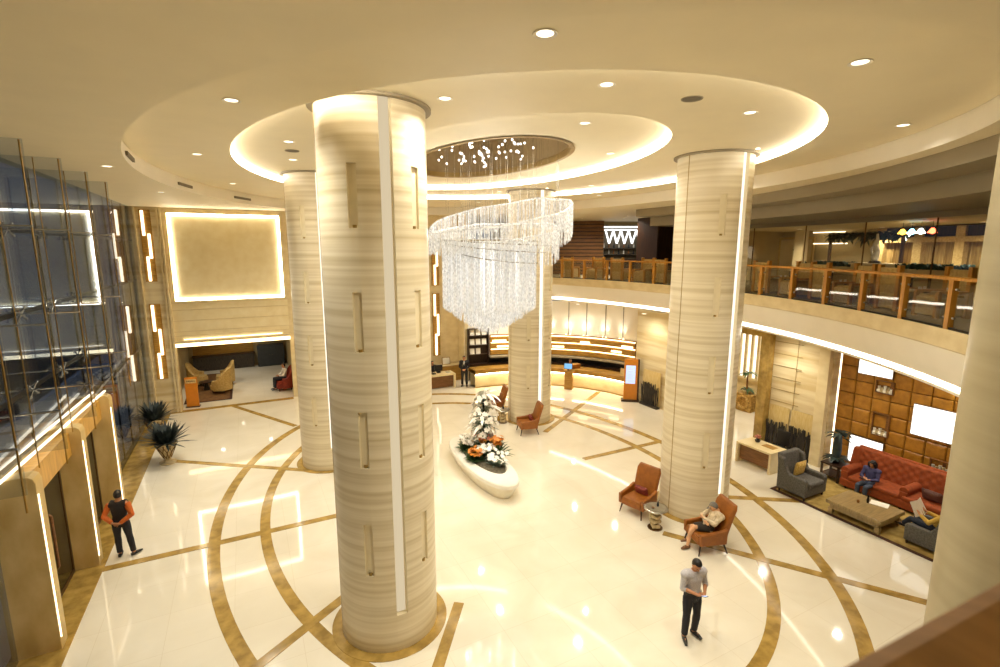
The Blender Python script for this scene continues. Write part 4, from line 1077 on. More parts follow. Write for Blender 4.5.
x, y = hw(10.33, -7.68); cushion('grey brown cushion lying on the right half of the red sofa', (x, y, .48), HRZ+pi/2, 'cushion_brown', (.50, .16, .34), -.35)
# woman on the sofa
x, y = hw(10.10, -6.2)
J = seated(.40, .15, wrl=(-.09, .25, .70), wrr=(.06, .22, .72), face=(0, .9, -.4), hdr=(-.7, .6, .2), hdl=(.6, .8, 0), curl=.9)
person('woman in a blue cardigan and jeans sitting on the red sofa with a tablet', (x, y, 0), HRZ+pi/2, J, dict(top='cardigan_blue', topname='cardigan', bottom='jeans', front=None), long_hair=True, vox=.012).scale = (.9,)*3
a = HRZ+pi/2; tb = empty('tablet', (x - .27*sin(a), y + .27*cos(a), .63), a, 'dark tablet resting on the lap of the woman on the sofa', 'tablet')
build('tablet_body', MB().box((0, 0, 0), (.25, .18, .012), rx=.25), 'black', tb, bevel=.004); build('tablet_screen', MB().box((0, 0, .007), (.23, .16, .003), rx=.25), 'screen_dark', tb)
# coffee table
t = hempty('coffee_table', 8.55, -6.88, .026, 0, 'low square wooden coffee table on the gold rug', 'coffee table')
build('table_top', MB().box((0, 0, .36), (1.22, 1.42, .10)), 'table_wood', t, bevel=.012)
build('apron', MB().box((0, 0, .24), (1.06, 1.26, .16)), 'table_wood', t)
for sx in (-1, 1):
    for sy in (-1, 1): build('leg', MB().box((sx*.5, sy*.6, .085), (.12, .12, .17)), 'table_wood', t)
x, y = hw(8.75, -6.85); vase('dark flower vase on the coffee table', x, y, .436, 'black', .22)
t = hempty('magazine', 8.95, -7.05, .437, .3, 'white open magazine on the coffee table', 'magazine'); build('pages', MB().box((0, 0, .006), (.30, .42, .012)), 'paper', t); build('cover', MB().box((0, 0, .001), (.31, .43, .002)), 'shirt_grey', t)
t = hempty('brown_pot', 8.52, -6.72, .436, 0, 'small brown pot beside the vase on the coffee table', 'pot'); build('pot_body', MB().lathe([(.001, 0), (.03, 0), (.04, .04), (.03, .08), (.02, .08), (.001, .03)], 12), 'wood_brown', t)
def wing_chair(label, W, L, rz, mat='fabric_grey', group='grey wing chairs at the coffee table'):
    t = hempty('wing_chair', W, L, .026, rz, label, 'armchair', group)
    build('base', MB().box((0, .0, .24), (.98, .86, .28)), mat, t, bevel=.04)
    build('seat_cushion', MB().box((0, .08, .42), (.68, .74, .15)), mat, t, bevel=.05)
    m = MB(); rs = []
    for i in range(7):
        u = i/6; z = .30+.82*u; w = .44-.02*u; yb = -.32-.12*u
        rs.append([(-w, yb-.09, z), (w, yb-.09, z), (w, yb+.07, z), (-w, yb+.07, z)])
    m.rings(rs, True, True, True); build('backrest', m, mat, t, bevel=.04, angle=50)
    for s in (-1, 1):
        m = MB(); pr = [(-.42, .2), (.42, .2), (.43, .56), (.36, .62), (-.10, .62), (-.20, .80), (-.26, 1.02), (-.44, 1.08)]
        m.rings([[(s*.36, p[0], p[1]) for p in pr], [(s*.50, p[0], p[1]) for p in pr]], True, True, False)
        build('wing', m, mat, t, bevel=.035)
    for sx in (-1, 1):
        for sy in (-1, 1): build('foot', MB().lathe([(.025, 0), (.035, .10)], 10, (sx*.42, sy*.36)), 'wood_dark', t)
    return t
w1 = wing_chair('empty grey wing chair with a yellow cushion beside the low desk', 8.48, -5.12, pi)
w1.scale = (1.08,)*3
w2 = wing_chair('grey wing chair cut by the right column, with the newspaper reader', 8.68, -8.42, 0); w2.scale = (1, 1, .9)
x, y = at(w1, -.05, -.12); cushion('yellow cushion on the empty grey wing chair', (x, y, .53), w1.rotation_euler[2], 'cushion_yellow', (.48, .16, .48), -.15)
x, y = at(w2, 0, -.02)
J = seated(.42, .45, wrl=(-.16, .30, .78), wrr=(.16, .30, .78), ell=(-.27, .05, .68), elr=(.27, .05, .68), hdl=(.2, .6, .7), hdr=(-.2, .6, .7), hnl=(0, -.6, .6), hnr=(0, -.6, .6), face=(0, .9, -.35), knl=(-.10, .48, .54), anl=(.05, .70, .26), tol=(.06, .84, .21))
person('person in dark jeans reading a newspaper in the cut-off grey wing chair', (x, y, 0.02), w2.rotation_euler[2], J, dict(top='sweater_yellow', topname='sweater', bottom='jeans_dark'), vox=.013)
a = w2.rotation_euler[2]; nx_, ny_ = at(w2, 0, .36)
t = empty('newspaper', (nx_, ny_, .80), a, 'open white newspaper held up by the reader in the wing chair', 'newspaper')
for s in (-1, 1): build('page', MB().box((s*.14, .02*0, .1), (.28, .004, .38), rx=-.5, rz=s*.18), 'paper', t)
# side table with plant
t = hempty('side_table', 10.4, -5.02, .026, 0, 'dark square side table between the grey wing chair and the red sofa', 'side table')
build('table_top', MB().box((0, 0, .54), (.60, .60, .05)), 'wood_dark', t, bevel=.008)
build('lower_shelf', MB().box((0, 0, .16), (.52, .52, .03)), 'wood_dark', t)
for sx in (-1, 1):
    for sy in (-1, 1): build('leg', MB().box((sx*.26, sy*.26, .26), (.055, .055, .52)), 'wood_dark', t)
t = hempty('potted_plant', 10.42, -5.02, .592, 0, 'dark twisted potted plant on the side table by the red sofa', 'potted plant'); t.scale = (1.2,)*3
build('pot', MB().lathe([(.001, 0), (.10, 0), (.13, .10), (.12, .12), (.001, .10)], 16), 'black', t)
build('trunk', MB().tube([(0, 0, .1), (.04, .02, .35), (-.04, -.02, .6), (.03, 0, .82)], [.09, .11, .10, .07], 10), 'leaf_blue', t)
m = MB()
for i in range(70):
    a = random.uniform(0, 2*pi); low = i < 36; z = .14 if low else random.uniform(.72, .9)
    leaf(m, (.06*cos(a), .06*sin(a), z), (cos(a), sin(a), random.uniform(.1, .8)), random.uniform(.20, .34), .045, .5)
tag(build('leaves', m, 'leaf_dark', t), kind='stuff')
# low desk near the corridor frame
t = hempty('low_desk', 9.2, -3.2, 0, 0, 'cream stone desk with wooden front panel left of the grey wing chair', 'desk')
build('desk_top', MB().box((0, 0, .72), (.85, 1.34, .07)), 'cream_stone', t, bevel=.006)
for s in (-1, 1): build('side_slab', MB().box((0, s*.63, .343), (.85, .075, .685)), 'cream_stone', t)
build('front_panel', MB().box((-.28, 0, .40), (.04, 1.18, .56)), 'wood_brown', t)
def small_item(name, W, L, z, label, cat, parts):
    t = hempty(name, W, L, z, 0, label, cat)
    for nm, mb, mat in parts: build(nm, mb, mat, t)
    return t
m = MB()
for i in range(26): petals(m, (random.uniform(-.07, .07), random.uniform(-.07, .07), random.uniform(.16, .25)), .05, 5)
small_item('flower_bowl', 9.35, -2.95, .756, 'small bowl of pink flowers on the low cream desk', 'flowers', [('bowl', MB().lathe([(.001, 0), (.06, 0), (.10, .07), (.09, .08), (.001, .05)], 14), 'black'), ('blossoms', m, 'petal_pink'), ('stems', MB().tube([(0, 0, .05), (0, 0, .18)], .05, 6), 'leaf_dark')])
small_item('desk_pad', 9.3, -3.45, .756, 'brown leather pad on the low cream desk', 'desk pad', [('pad', MB().box((0, 0, .006), (.28, .42, .012)), 'wood_gold')])
def office_chair(W, L, rz, label):
    t = hempty('office_chair', W, L, 0, rz, label, 'chair')
    build('seat', MB().box((0, 0, .46), (.5, .5, .09)), 'black', t, bevel=.03); build('backrest', MB().box((0, -.26, .80), (.48, .07, .55), rx=.12), 'black', t, bevel=.03)
    build('gas_column', MB().tube([(0, 0, .1), (0, 0, .44)], .03, 8), 'steel', t)
    for i in range(5): build('base_arm', MB().tube([(0, 0, .1), (.28*cos(i*1.257), .28*sin(i*1.257), .03)], [.03, .018], 6), 'dark_metal', t)
office_chair(10.15, -3.2, pi/2, 'black chair behind the low cream desk')
# reed panels at the foot of the stone walls
def reed_panel(W, L0, L1, label, n=70):
    t = hempty('reed_panel', W, (L0+L1)/2, 0, 0, label, 'reed decoration', 'reed decorations on the stone walls'); w = abs(L1-L0)
    build('gold_ground', MB().box((.02, 0, .9), (.02, w, 1.7)), 'reed_gold', t)
    build('tray', MB().box((-.06, 0, .05), (.22, w, .10)), 'reed', t)
    m = MB()
    for i in range(n):
        yy = -w/2+.02+(w-.04)*random.random(); h = random.uniform(.85, 1.2); m.tube([(-.05+random.uniform(-.07, .05), yy, .05), (-.05+random.uniform(-.07, .05), yy+random.uniform(-.05, .05), h)], .018, 5)
    tag(build('reeds', m, 'reed', t), kind='stuff')
reed_panel(10.93, -2.2, -3.0, 'left bundle of dark reeds behind the low cream desk', 60)
reed_panel(10.93, -3.08, -3.85, 'right bundle of dark reeds behind the grey wing chair', 60)
reed_panel(10.62, 3.1, 4.25, 'bundle of dark reeds right of the orange kiosk', 80)
m = MB()
for z in (1.9, 2.35, 2.8, 3.25, 3.7, 4.15): m.box((10.995, -2.65, z), (.02, 1.2, .018)); 
struct('trim_%d' % k, m, 'gold_trim'); k += 1
# golden frame of the corridor opening
t = hempty('corridor_frame', 10.8, -1.3, 0, 0, 'tall mottled gold frame of the opening to the corridor', 'door frame')
build('jamb', MB().box((0, -.72, 2.15), (.34, .34, 4.3)), 'brown_marble', t); build('jamb', MB().box((0, .85, 2.15), (.34, .24, 4.3)), 'brown_marble', t); build('head', MB().box((0, .05, 4.42), (.34, 1.9, .26)), 'brown_marble', t)
t = hempty('lit_window', 15.55, 1.6, 0, 0, 'bright window behind vertical slats at the end of the corridor', 'window')
build('lit_pane', MB().box((0, 0, 2.5), (.03, 5.6, 2.5)), 'window_lit', t)
m = MB()
for i in range(17): m.box((-.1, -2.7+i*.338, 2.5), (.10, .13, 2.6))
build('slats', m, 'cream_stone', t); build('sill', MB().box((-.1, 0, 1.2), (.22, 5.7, .1)), 'cream_stone', t)
def palm_urn(label, W, L):
    t = hempty('palm_urn', W, L, 0, 0, label, 'potted plant', 'potted palms on round-faced stands in the corridor')
    build('stand', MB().box((0, 0, .42), (.5, .8, .84)), 'basket', t, bevel=.03)
    m = MB(); m.tube([(-.27, .27*cos(2*pi*i/24), .44+.27*sin(2*pi*i/24)) for i in range(25)], .07, 8, False); build('round_ornament', m, 'basket', t)
    build('pot', MB().lathe([(.001, .84), (.18, .84), (.24, .98), (.22, 1.0), (.001, .96)], 18), 'urn_stone', t)
    build('trunk', MB().tube([(0, 0, .95), (.03, .05, 1.4), (0, .02, 1.8)], [.05, .04, .035], 8), 'wood_slat', t)
    m = MB()
    for i in range(44):
        a = random.uniform(0, 2*pi); low = i < 22; leaf(m, (0, 0, 1.0 if low else 1.8), (cos(a), sin(a), random.uniform(.2, 1.0)), random.uniform(.35, .55), .05, .6)
    tag(build('fronds', m, 'leaf_green', t), kind='stuff')
palm_urn('potted palm on a gold stand, left one seen through the corridor frame', 14.2, 1.15); palm_urn('potted palm on a gold stand, right one at the corridor frame edge', 14.2, .05)

# ================================================================== RECEPTION
def rarc(prof, a0, a1, n=48, ext=0):
    return MB().sweep(prof, [((0, 0), (cos(q), sin(q))) for q in [radians(a0+(a1-a0)*i/n) for i in range(n+1)]], closeprof=True)
t = hempty('reception_desk', RCX, RCY, 0, 0, 'long curved reception desk with brown top and underlit white front', 'reception desk')
build('front', rarc([(6.28, 0), (6.28, .80), (6.9, .80), (6.9, 0)], 9, 91), 'cream_stone', t)
tag(build('top_band', rarc([(6.12, .80), (6.12, 1.02), (7.0, 1.02), (7.0, .80)], 8.5, 91.5), 'wood_gold', t), 'brown wooden top')
build('under_light', rarc([(6.17, .765), (6.17, .79), (6.25, .79), (6.25, .765)], 9, 91), 'led_desk', t)
build('plinth', rarc([(6.22, 0), (6.22, .05), (6.3, .05), (6.3, 0)], 9, 91), 'gold_trim', t)
t = hempty('back_counter', RCX, RCY, 0, 0, 'dark counter with grey ledge along the wall behind the reception desk', 'counter')
build('counter_body', rarc([(7.55, 0), (7.55, 1.0), (7.97, 1.0), (7.97, 0)], 14, 88), 'wood_dark', t)
build('ledge', rarc([(7.45, 1.34), (7.45, 1.42), (7.97, 1.42), (7.97, 1.34)], 14, 79.5), 'soffit', t)
build('dark_back', rarc([(7.9, 1.0), (7.9, 1.34), (7.97, 1.34), (7.97, 1.0)], 14, 79.5), 'black', t)
t = hempty('slat_feature', RCX, RCY, 0, 0, 'golden slatted band with glowing gaps on the reception wall', 'wall feature')
build('backing', rarc([(7.92, 1.42), (7.92, 2.62), (7.97, 2.62), (7.97, 1.42)], 16, 79), 'wood_brown', t)
for i, (z, h) in enumerate(((1.46, .26), (1.80, .30), (2.20, .26))): build('board', rarc([(7.80, z), (7.80, z+h), (7.93, z+h), (7.93, z)], 16, 79), 'wood_gold', t)
for z in (1.745, 2.135, 2.52): build('glow_line', rarc([(7.82, z), (7.82, z+.04), (7.9, z+.04), (7.9, z)], 16.5, 78.5), 'led_warm', t)
for z, a0, a1 in ((2.22, 36, 40), (1.88, 47, 52), (2.22, 17, 22), (1.88, 22, 26.5), (2.22, 72, 78), (1.88, 68, 76)): tag(build('glow_block', rarc([(7.76, z), (7.76, z+.10), (7.81, z+.10), (7.81, z)], a0, a1, 8), 'led_warm', t), 'short glowing block')
m = MB()
for a in (22.5, 30, 38, 45.5, 53, 60.5, 68, 75.5): m.box((7.985*cos(radians(a)), 7.985*sin(radians(a)), 3.65), (.02, .035, 2.0), rz=radians(a))
o = struct('trim_%d' % k, m, 'louvre'); o.location = (*hw(RCX, RCY), 0); k += 1
for i, a in enumerate((21.7, 23.3, 29.2, 30.8, 37.2, 38.8, 44.7, 46.3, 52.2, 53.8, 60.0, 61.5)):
    W, L = rp(a, 7.84); u = hempty('uplight', W, L, 2.62, 0, 'small uplight on the reception wall, number counted from the kiosk side', 'uplight', 'small uplights along the white reception wall')
    build('fitting', MB().lathe([(.001, 0), (.035, 0), (.035, .05), (.001, .05)], 10), 'gold_trim', u)
    build('lens', MB().lathe([(.001, .051), (.03, .051), (.03, .056), (.001, .056)], 10), 'uplight', u)
    u['label'] = 'small uplight at the foot of the white reception wall panels'
    l = bpy.data.lights.new('uplight_beam', 'SPOT'); l.energy = 40; l.spot_size = radians(70); l.spot_blend = .9; l.color = (1, .93, .78); l.shadow_soft_size = .03
    lo = bpy.data.objects.new('uplight_beam', l); C.objects.link(lo); lo.parent = u; lo.location = (0, 0, .07); lo.rotation_euler = (pi, 0, 0)
# shelf unit with papers
W, L = rp(84.5, 7.76)
t = hempty('display_shelf', W, L, 0, radians(84.5-90), 'dark wall shelf with pale framed items left of the far column', 'shelf')
build('back', MB().box((0, .14, 2.0), (1.2, .03, 2.1)), 'wood_dark', t)
for z in (1.0, 1.55, 2.1, 2.65, 3.05): build('shelf_board', MB().box((0, 0, z), (1.2, .28, .03)), 'wood_dark', t)
for s in (-.6, 0.6): build('side', MB().box((s, 0, 2.0), (.03, .28, 2.1)), 'wood_dark', t)
q = 0
names = ['pale framed card on the %s shelf of the dark wall shelf, %s']
for j, (z, nm) in enumerate(((1.565, 'lowest'), (2.115, 'middle'), (2.665, 'top'))):
    for i, (xx, pos) in enumerate(((-.36, 'left'), (.0, 'middle'), (.36, 'right'))):
        if j == 0 and i == 2: continue
        cx_, cy_ = at(t, xx, -.02)
        b = empty('framed_card', (cx_, cy_, z), t.rotation_euler[2], names[0] % (nm, pos), 'framed card', 'framed cards on the dark shelf')
        build('card', MB().box((0, 0, .17), (.26, .02, .32), rx=-.15), 'paper', b); build('frame', MB().box((0, .013, .17), (.30, .012, .36), rx=-.15), 'urn_stone', b)
# lectern with monitor, kiosk
t = hempty('lectern', *rp(41, 5.8), 0, radians(-49), 'slim brown pedestal standing before the reception desk', 'lectern')
build('pedestal', MB().box((0, 0, .5), (.42, .30, 1.0)), 'wood_gold', t, bevel=.01); build('top_plate', MB().box((0, 0, 1.015), (.56, .42, .03)), 'wood_gold', t)
x, y = at(t, -.05, 0); mo = empty('monitor', (x, y, 1.03), t.rotation_euler[2], 'small bright monitor on the brown pedestal at reception', 'monitor')
build('stand', MB().box((0, 0, .05), (.06, .05, .10)), 'black', mo); build('housing', MB().box((0, 0, .24), (.46, .03, .32), rx=-.15), 'black', mo); tag(build('screen', MB().box((0, -.018, .24), (.42, .006, .28), rx=-.15), 'screen_cyan', mo), 'lit blue screen')
W, L = rp(40, 6.5); small_item('desk_box', W, L, 1.021, 'orange box on the reception desk next to the receptionist', 'box', [('box_body', MB().box((0, 0, .11), (.62, .32, .22)), 'leather_orange'), ('box_lid', MB().box((0, 0, .225), (.64, .34, .02)), 'wood_orange')])
W, L = rp(15, 6.5); small_item('desk_sign', W, L, 1.021, 'pale stand-up card on the right end of the reception desk', 'sign card', [('card', MB().box((0, 0, .18), (.05, .34, .36), ry=.15), 'fabric_pale'), ('card_foot', MB().box((0, 0, .01), (.16, .30, .02)), 'fabric_pale')])
W, L = rp(43, 7.05); x, y = hw(W, L)
person('receptionist in dark clothes sitting behind the reception desk', (x, y, 0), HRZ+radians(43+90), seated(.52, .05), dict(top='suit', topname='jacket', bottom='suit'), vox=.016)
t = hempty('stool', W+.05, L+.05, 0, radians(43-90+180), 'dark stool of the receptionist behind the reception desk', 'stool')
build('seat', MB().lathe([(.001, .44), (.2, .44), (.2, .5), (.001, .5)], 20), 'black', t); build('gas_column', MB().tube([(0, 0, .03), (0, 0, .44)], .03, 8), 'steel', t); build('foot', MB().lathe([(.001, 0), (.22, 0), (.2, .03), (.001, .03)], 20), 'steel', t)
t = hempty('kiosk', 10.3, 4.75, 0, radians(-38), 'orange standing information kiosk with a blue lit screen', 'kiosk')
build('body', MB().box((0, .03, 1.12), (.66, .14, 2.06)), 'kiosk_orange', t, bevel=.008); build('side_frame', MB().box((.36, .05, 1.1), (.08, .22, 2.1)), 'wood_dark', t); build('base', MB().box((0, .05, .045), (.86, .42, .09)), 'wood_dark', t)
tag(build('screen', MB().box((-.02, -.046, 1.38), (.46, .012, .92)), 'screen_blue', t), 'lit blue screen')
m = MB()
for i in range(9): m.box((-.02, -.055, 1.72-.085*i), (.32 if i % 3 else .22, .006, .022))
build('screen_lines', m, 'petal_white', t)
# concierge desk
t = hempty('concierge_desk', 2.75, 11.55, 0, 0, 'cream stone desk with wooden front at the far left of the reception', 'desk')
build('desk_top', MB().box((0, 0, .74), (1.5, .8, .08)), 'cream_stone', t)
for s in (-1, 1): build('side_slab', MB().box((s*.70, 0, .35), (.10, .8, .70)), 'cream_stone', t)
build('front_panel', MB().box((0, -.25, .37), (1.3, .04, .66)), 'wood_brown', t)
small_item('desk_phone', 2.35, 11.5, .78, 'black telephone on the concierge desk', 'telephone', [('phone_base', MB().box((0, 0, .03), (.2, .2, .06)), 'black'), ('receiver', MB().box((-.06, 0, .08), (.05, .2, .04)), 'black')])
small_item('desk_screen', 2.7, 11.7, .78, 'dark computer screen on the concierge desk', 'monitor', [('stand', MB().box((0, 0, .06), (.2, .14, .12)), 'black'), ('housing', MB().box((0, 0, .28), (.46, .04, .32)), 'black')])
small_item('paper_stack', 3.2, 11.5, .78, 'white paper stack on the concierge desk', 'papers', [('sheets', MB().box((0, 0, .03), (.22, .3, .06)), 'paper'), ('folder', MB().box((0, 0, .065), (.2, .28, .01)), 'urn_stone')])
x, y = hw(2.55, 12.25); person('person in dark clothes seated behind the concierge desk', (x, y, 0), HRZ+pi, seated(.47, .05), dict(top='suit', topname='jacket', bottom='suit'), vox=.016)
office_chair(2.55, 12.3, pi, 'black chair behind the concierge desk')
t = hempty('side_cabinet', 3.75, 12.75, 0, 0, 'gold wooden cabinet against the cream wall behind the suited man', 'cabinet')
build('body', MB().box((0, 0, .45), (1.3, .45, .9)), 'wood_gold', t); build('cabinet_top', MB().box((0, 0, .92), (1.36, .5, .04)), 'cream_stone', t)
for s in (-1, 1): d = build('door', MB().box((s*.32, -.235, .45), (.60, .02, .8)), 'wood_gold', t); build('knob', MB().ell((s*.06, -.255, .5), (.015, .015, .015), 8, 6), 'gold_trim', d)
small_item('framed_picture', 3.55, 12.75, .94, 'white framed picture standing on the gold cabinet', 'picture', [('frame', MB().box((0, 0, .22), (.5, .03, .44), rx=-.1), 'gold_trim'), ('picture', MB().box((0, -.02, .22), (.42, .01, .36), rx=-.1), 'paper')])

# ================================================================== BALCONY SEATS, RESTAURANT, BAR
def lounge_seat(label, a, r, rz):
    W, L = bp(a, r)
    t = hempty('lounge_seat', W, L, 5.9, radians(a)+rz, label, 'armchair', 'high-back wooden seats along the balcony railing')
    build('seat_box', MB().box((0, 0, .26), (.70, .70, .44)), 'fabric_pale', t, bevel=.03)
    build('seat_cushion', MB().box((0, 0, .50), (.62, .62, .08)), 'fabric_tan', t, bevel=.03)
    build('backrest', MB().box((0, -.34, .80), (.62, .07, .66), rx=.06), 'fabric_tan', t, bevel=.02)
    for s in (-1, 1):
        build('back_post', MB().box((s*.36, -.34, .60), (.12, .12, 1.2)), 'wood_orange', t, bevel=.01)
        build('armrest', MB().box((s*.36, .02, .60), (.10, .66, .07)), 'wood_orange', t, bevel=.01)
        build('front_leg', MB().box((s*.36, .32, .29), (.09, .09, .58)), 'wood_orange', t)
def low_table(label, a, r):
    W, L = bp(a, r); t = hempty('low_table', W, L, 5.9, radians(a), label, 'table', 'small tables along the balcony railing')
    build('table_top', MB().lathe([(.001, .56), (.38, .56), (.38, .60), (.001, .60)], 24), 'counter', t); build('stem', MB().tube([(0, 0, .02), (0, 0, .56)], .04, 10), 'dark_metal', t); build('foot', MB().lathe([(.001, 0), (.24, 0), (.22, .025), (.001, .025)], 20), 'dark_metal', t)
    tc_ = bp(a, r)
    for i in range(2):
        w_, l_ = tc_[0]+.12*(i*2-1), tc_[1]+.08
        small_item('cup', w_, l_, 6.501, ('left' if i else 'right') + ' white cup on ' + label.split(': ')[-1], 'cup', [('cup_body', MB().lathe([(.001, 0), (.025, 0), (.04, .07), (.035, .07), (.001, .012)], 12), 'ceramic_white'), ('saucer', MB().lathe([(.001, .0), (.07, .008), (.07, .012), (.001, .006)], 16), 'ceramic_white')])
seatlab = ['balcony seat at the far right of the railing, half behind the right column', 'balcony seat second from the right end of the railing', 'balcony seat in front of the statue pedestal', 'balcony seat left of the statue pedestal', 'balcony seat in front of the left hedge', 'balcony seat nearest the right column, upper floor']
for lab, a, r, rz in zip(seatlab, (-33, -29.3, -25.0, -21.2, -17.8, -13.8), (21.2, 21.2, 21.0, 21.3, 21.1, 21.2), (pi/2, -pi/2, pi/2, -pi/2, pi/2, -pi/2)): lounge_seat(lab, a, r, rz + pi/2*0)
for lab, a in (('the balcony table before the restaurant, nearest the viewer', -31.2), ('the balcony table in front of the statue', -23.1), ('the balcony table near the right column', -15.7)): low_table('small table on the balcony: ' + lab, a, 21.3)
for lab, a, r, rz in (('bar seat on the balcony just right of the chandelier', 19.2, 21.0, -pi/2), ('bar seat on the balcony below the dark slatted wall', 14.6, 21.0, pi/2), ('bar seat on the balcony below the zigzag bar sign', 9.6, 21.0, -pi/2), ('bar seat on the balcony below the dark cabinet', 5.6, 21.0, pi/2), ('bar seat on the balcony next to the right column, far side', 1.8, 21.0, -pi/2)): lounge_seat(lab, a, r, rz)
low_table('small table on the far balcony below the bar', 12.1, 21.3)
# restaurant glass wall
m = MB().sweep([(23.5, 5.9), (23.5, 8.46)], [((BCX, BCY), (cos(q), sin(q))) for q in [radians(-34+34.5*i/30) for i in range(31)]])
struct('window_4', m, 'glass_rest')
m = MB()
for a in (-31, -24.6, -18.2, -11.8, -5.4, .5): m.box((BCX+23.5*cos(radians(a)), BCY+23.5*sin(radians(a)), 7.18), (.03, .03, 2.56), rz=radians(a))
struct('window_frame', m, 'bronze')
W, L = bp(.5, 26.2); struct('wall_restaurant_side', MB().box((W, L, 7.4), (5.6, .2, 3.1), rz=radians(.5)), 'wall_dim')
W, L = bp(-33, 26.2); struct('wall_restaurant_end', MB().box((W, L, 7.4), (5.6, .25, 3.1), rz=radians(-33)), 'wood_dark')
# pedestal + statue
W, L = bp(-15.6, 25.2); t = hempty('pedestal', W, L, 5.9, radians(-15.6), 'beige pedestal block carrying the white statue in the restaurant', 'pedestal')
build('block', MB().box((0, 0, .52), (.8, 1.3, 1.04)), 'counter', t, bevel=.01); build('top_slab', MB().box((0, 0, 1.07), (.9, 1.4, .06)), 'cream_stone', t)
t = hempty('statue', W, L, 7.0, radians(-15.6), 'small pale abstract statue on the beige pedestal in the restaurant', 'statue')
build('figure', MB().tube([(0, 0, .06), (.05, .06, .25), (-.02, -.08, .45), (.03, .07, .68), (0, -.02, .88), (0, .02, 1.1)], [.10, .13, .08, .10, .06, .035], 12), 'statue', t); build('figure_arm', MB().tube([(0, .05, .7), (0, .2, .55), (.02, .16, .32)], [.05, .04, .03], 8), 'statue', t); build('plinth', MB().lathe([(.001, 0), (.2, 0), (.18, .07), (.001, .07)], 20), 'black', t)
def hedge(label, a0, a1, r):
    t = hempty('hedge_planter', BCX, BCY, 5.9, 0, label, 'hedge', 'low dark hedges in the restaurant')
    build('planter_box', rarc([(r-.2, 0), (r-.2, .92), (r+.2, .92), (r+.2, 0)], a0, a1, 12), 'counter', t)
    m = MB()
    for i in range(int((a1-a0)*42)):
        q = radians(random.uniform(a0, a1)); rr = r + random.uniform(-.2, .2); a = random.uniform(0, 2*pi); leaf(m, (rr*cos(q), rr*sin(q), .90), (cos(a)*.6, sin(a)*.6, 1), random.uniform(.2, .38), .05, .2)
    tag(build('hedge_leaves', m, 'teal_hedge', t), kind='stuff')
hedge('low dark hedge left of the statue pedestal', -13.6, -8.6, 25.4); hedge('low dark hedge right of the statue pedestal', -23.2, -17.6, 25.4)
t = hempty('garland_beam', BCX, BCY, 5.9, 0, 'beam hung with dark leafy garland behind the statue', 'garland')
build('beam', rarc([(26.6, 2.15), (26.6, 2.28), (26.75, 2.28), (26.75, 2.15)], -15.2, -8.2, 12), 'wood_dark', t)
for a in (-15.1, -8.3): build('beam_post', MB().box((26.68*cos(radians(a)), 26.68*sin(radians(a)), 1.08), (.1, .1, 2.16), rz=radians(a)), 'wood_dark', t)
m = MB()
for i in range(330):
    q = radians(random.uniform(-15.3, -8.1)); a = random.uniform(0, 2*pi); rr = 26.65 + random.uniform(-.15, .15); leaf(m, (rr*cos(q), rr*sin(q), 2.25+random.uniform(-.12, .1)), (cos(a), sin(a), random.uniform(-1.2, .7)), random.uniform(.18, .4), .06, .4)
tag(build('garland_leaves', m, 'leaf_dark', t), kind='stuff')
for i, (a, mt, nm) in enumerate(((-18.2, 'lamp_yellow', 'yellow'), (-19.0, 'lamp_cyan', 'pale cyan'), (-19.75, 'lamp_white', 'bluish white'), (-20.7, 'lamp_red', 'red'))):
    W, L = bp(a, 25.0); t = hempty('pendant_lamp', W, L, 8.0, 0, 'small %s glowing pendant lamp in the restaurant' % nm, 'pendant lamp', 'coloured pendant lamps in the restaurant')
    build('cord', MB().tube([(0, 0, .2), (0, 0, .449)], .008, 5), 'black', t); build('shade', MB().lathe([(.04, .22), (.14, .06), (.13, .06), (.03, .2)], 16, cap=False), mt, t); build('bulb', MB().ell((0, 0, .08), (.07, .07, .06), 10, 8), mt, t)
t = hempty('timber_screen', BCX, BCY, 5.9, 0, 'dim timber portal with curtains along the restaurant back wall', 'partition')
for a in (-20.4, -17.2, -14.0, -10.8): build('timber_post', MB().box((28.2*cos(radians(a)), 28.2*sin(radians(a)), 1.25), (.3, .34, 2.5), rz=radians(a)), 'fabric_tan', t)
build('timber_beam', rarc([(28.05, 1.9), (28.05, 2.1), (28.35, 2.1), (28.35, 1.9)], -20.6, -10.6, 14), 'fabric_tan', t)
for a0, a1 in ((-20.2, -17.4), (-17.0, -14.2), (-13.8, -11.0)):
    build('dark_transom', rarc([(28.15, 2.12), (28.15, 2.5), (28.3, 2.5), (28.3, 2.12)], a0, a1, 6), 'wood_dark', t)
    build('curtain_panel', MB().sweep([(0, .02), (0, 1.9)], [(((28.3+.06*sin(i*1.9))*cos(radians(a0+(a1-a0)*i/30)), (28.3+.06*sin(i*1.9))*sin(radians(a0+(a1-a0)*i/30))), (1, 0)) for i in range(31)]), 'curtain', t)
W, L = bp(-4.0, 27.4); small_item('wall_pilaster', W, L, 5.9, 'plain stone pilaster in the left part of the restaurant', 'pilaster', [('shaft', MB().box((0, 0, 1.25), (.4, .45, 2.5)), 'counter'), ('foot', MB().box((0, 0, .08), (.46, .5, .16)), 'gold_trim')])
t = hempty('light_slot', *bp(-4.9, 28.7), 7.8, radians(-4.9), 'two thin horizontal light lines on the restaurant wall', 'wall light')
build('line', MB().box((0, 0, .55), (.05, 1.6, .05)), 'led_soft', t); build('line', MB().box((0, -.1, 0), (.05, 1.7, .05)), 'led_soft', t)
t = hempty('plain_door', *bp(-1.6, 28.7), 5.9, radians(-1.6), 'plain beige door with small dark plate in the restaurant left corner', 'door')
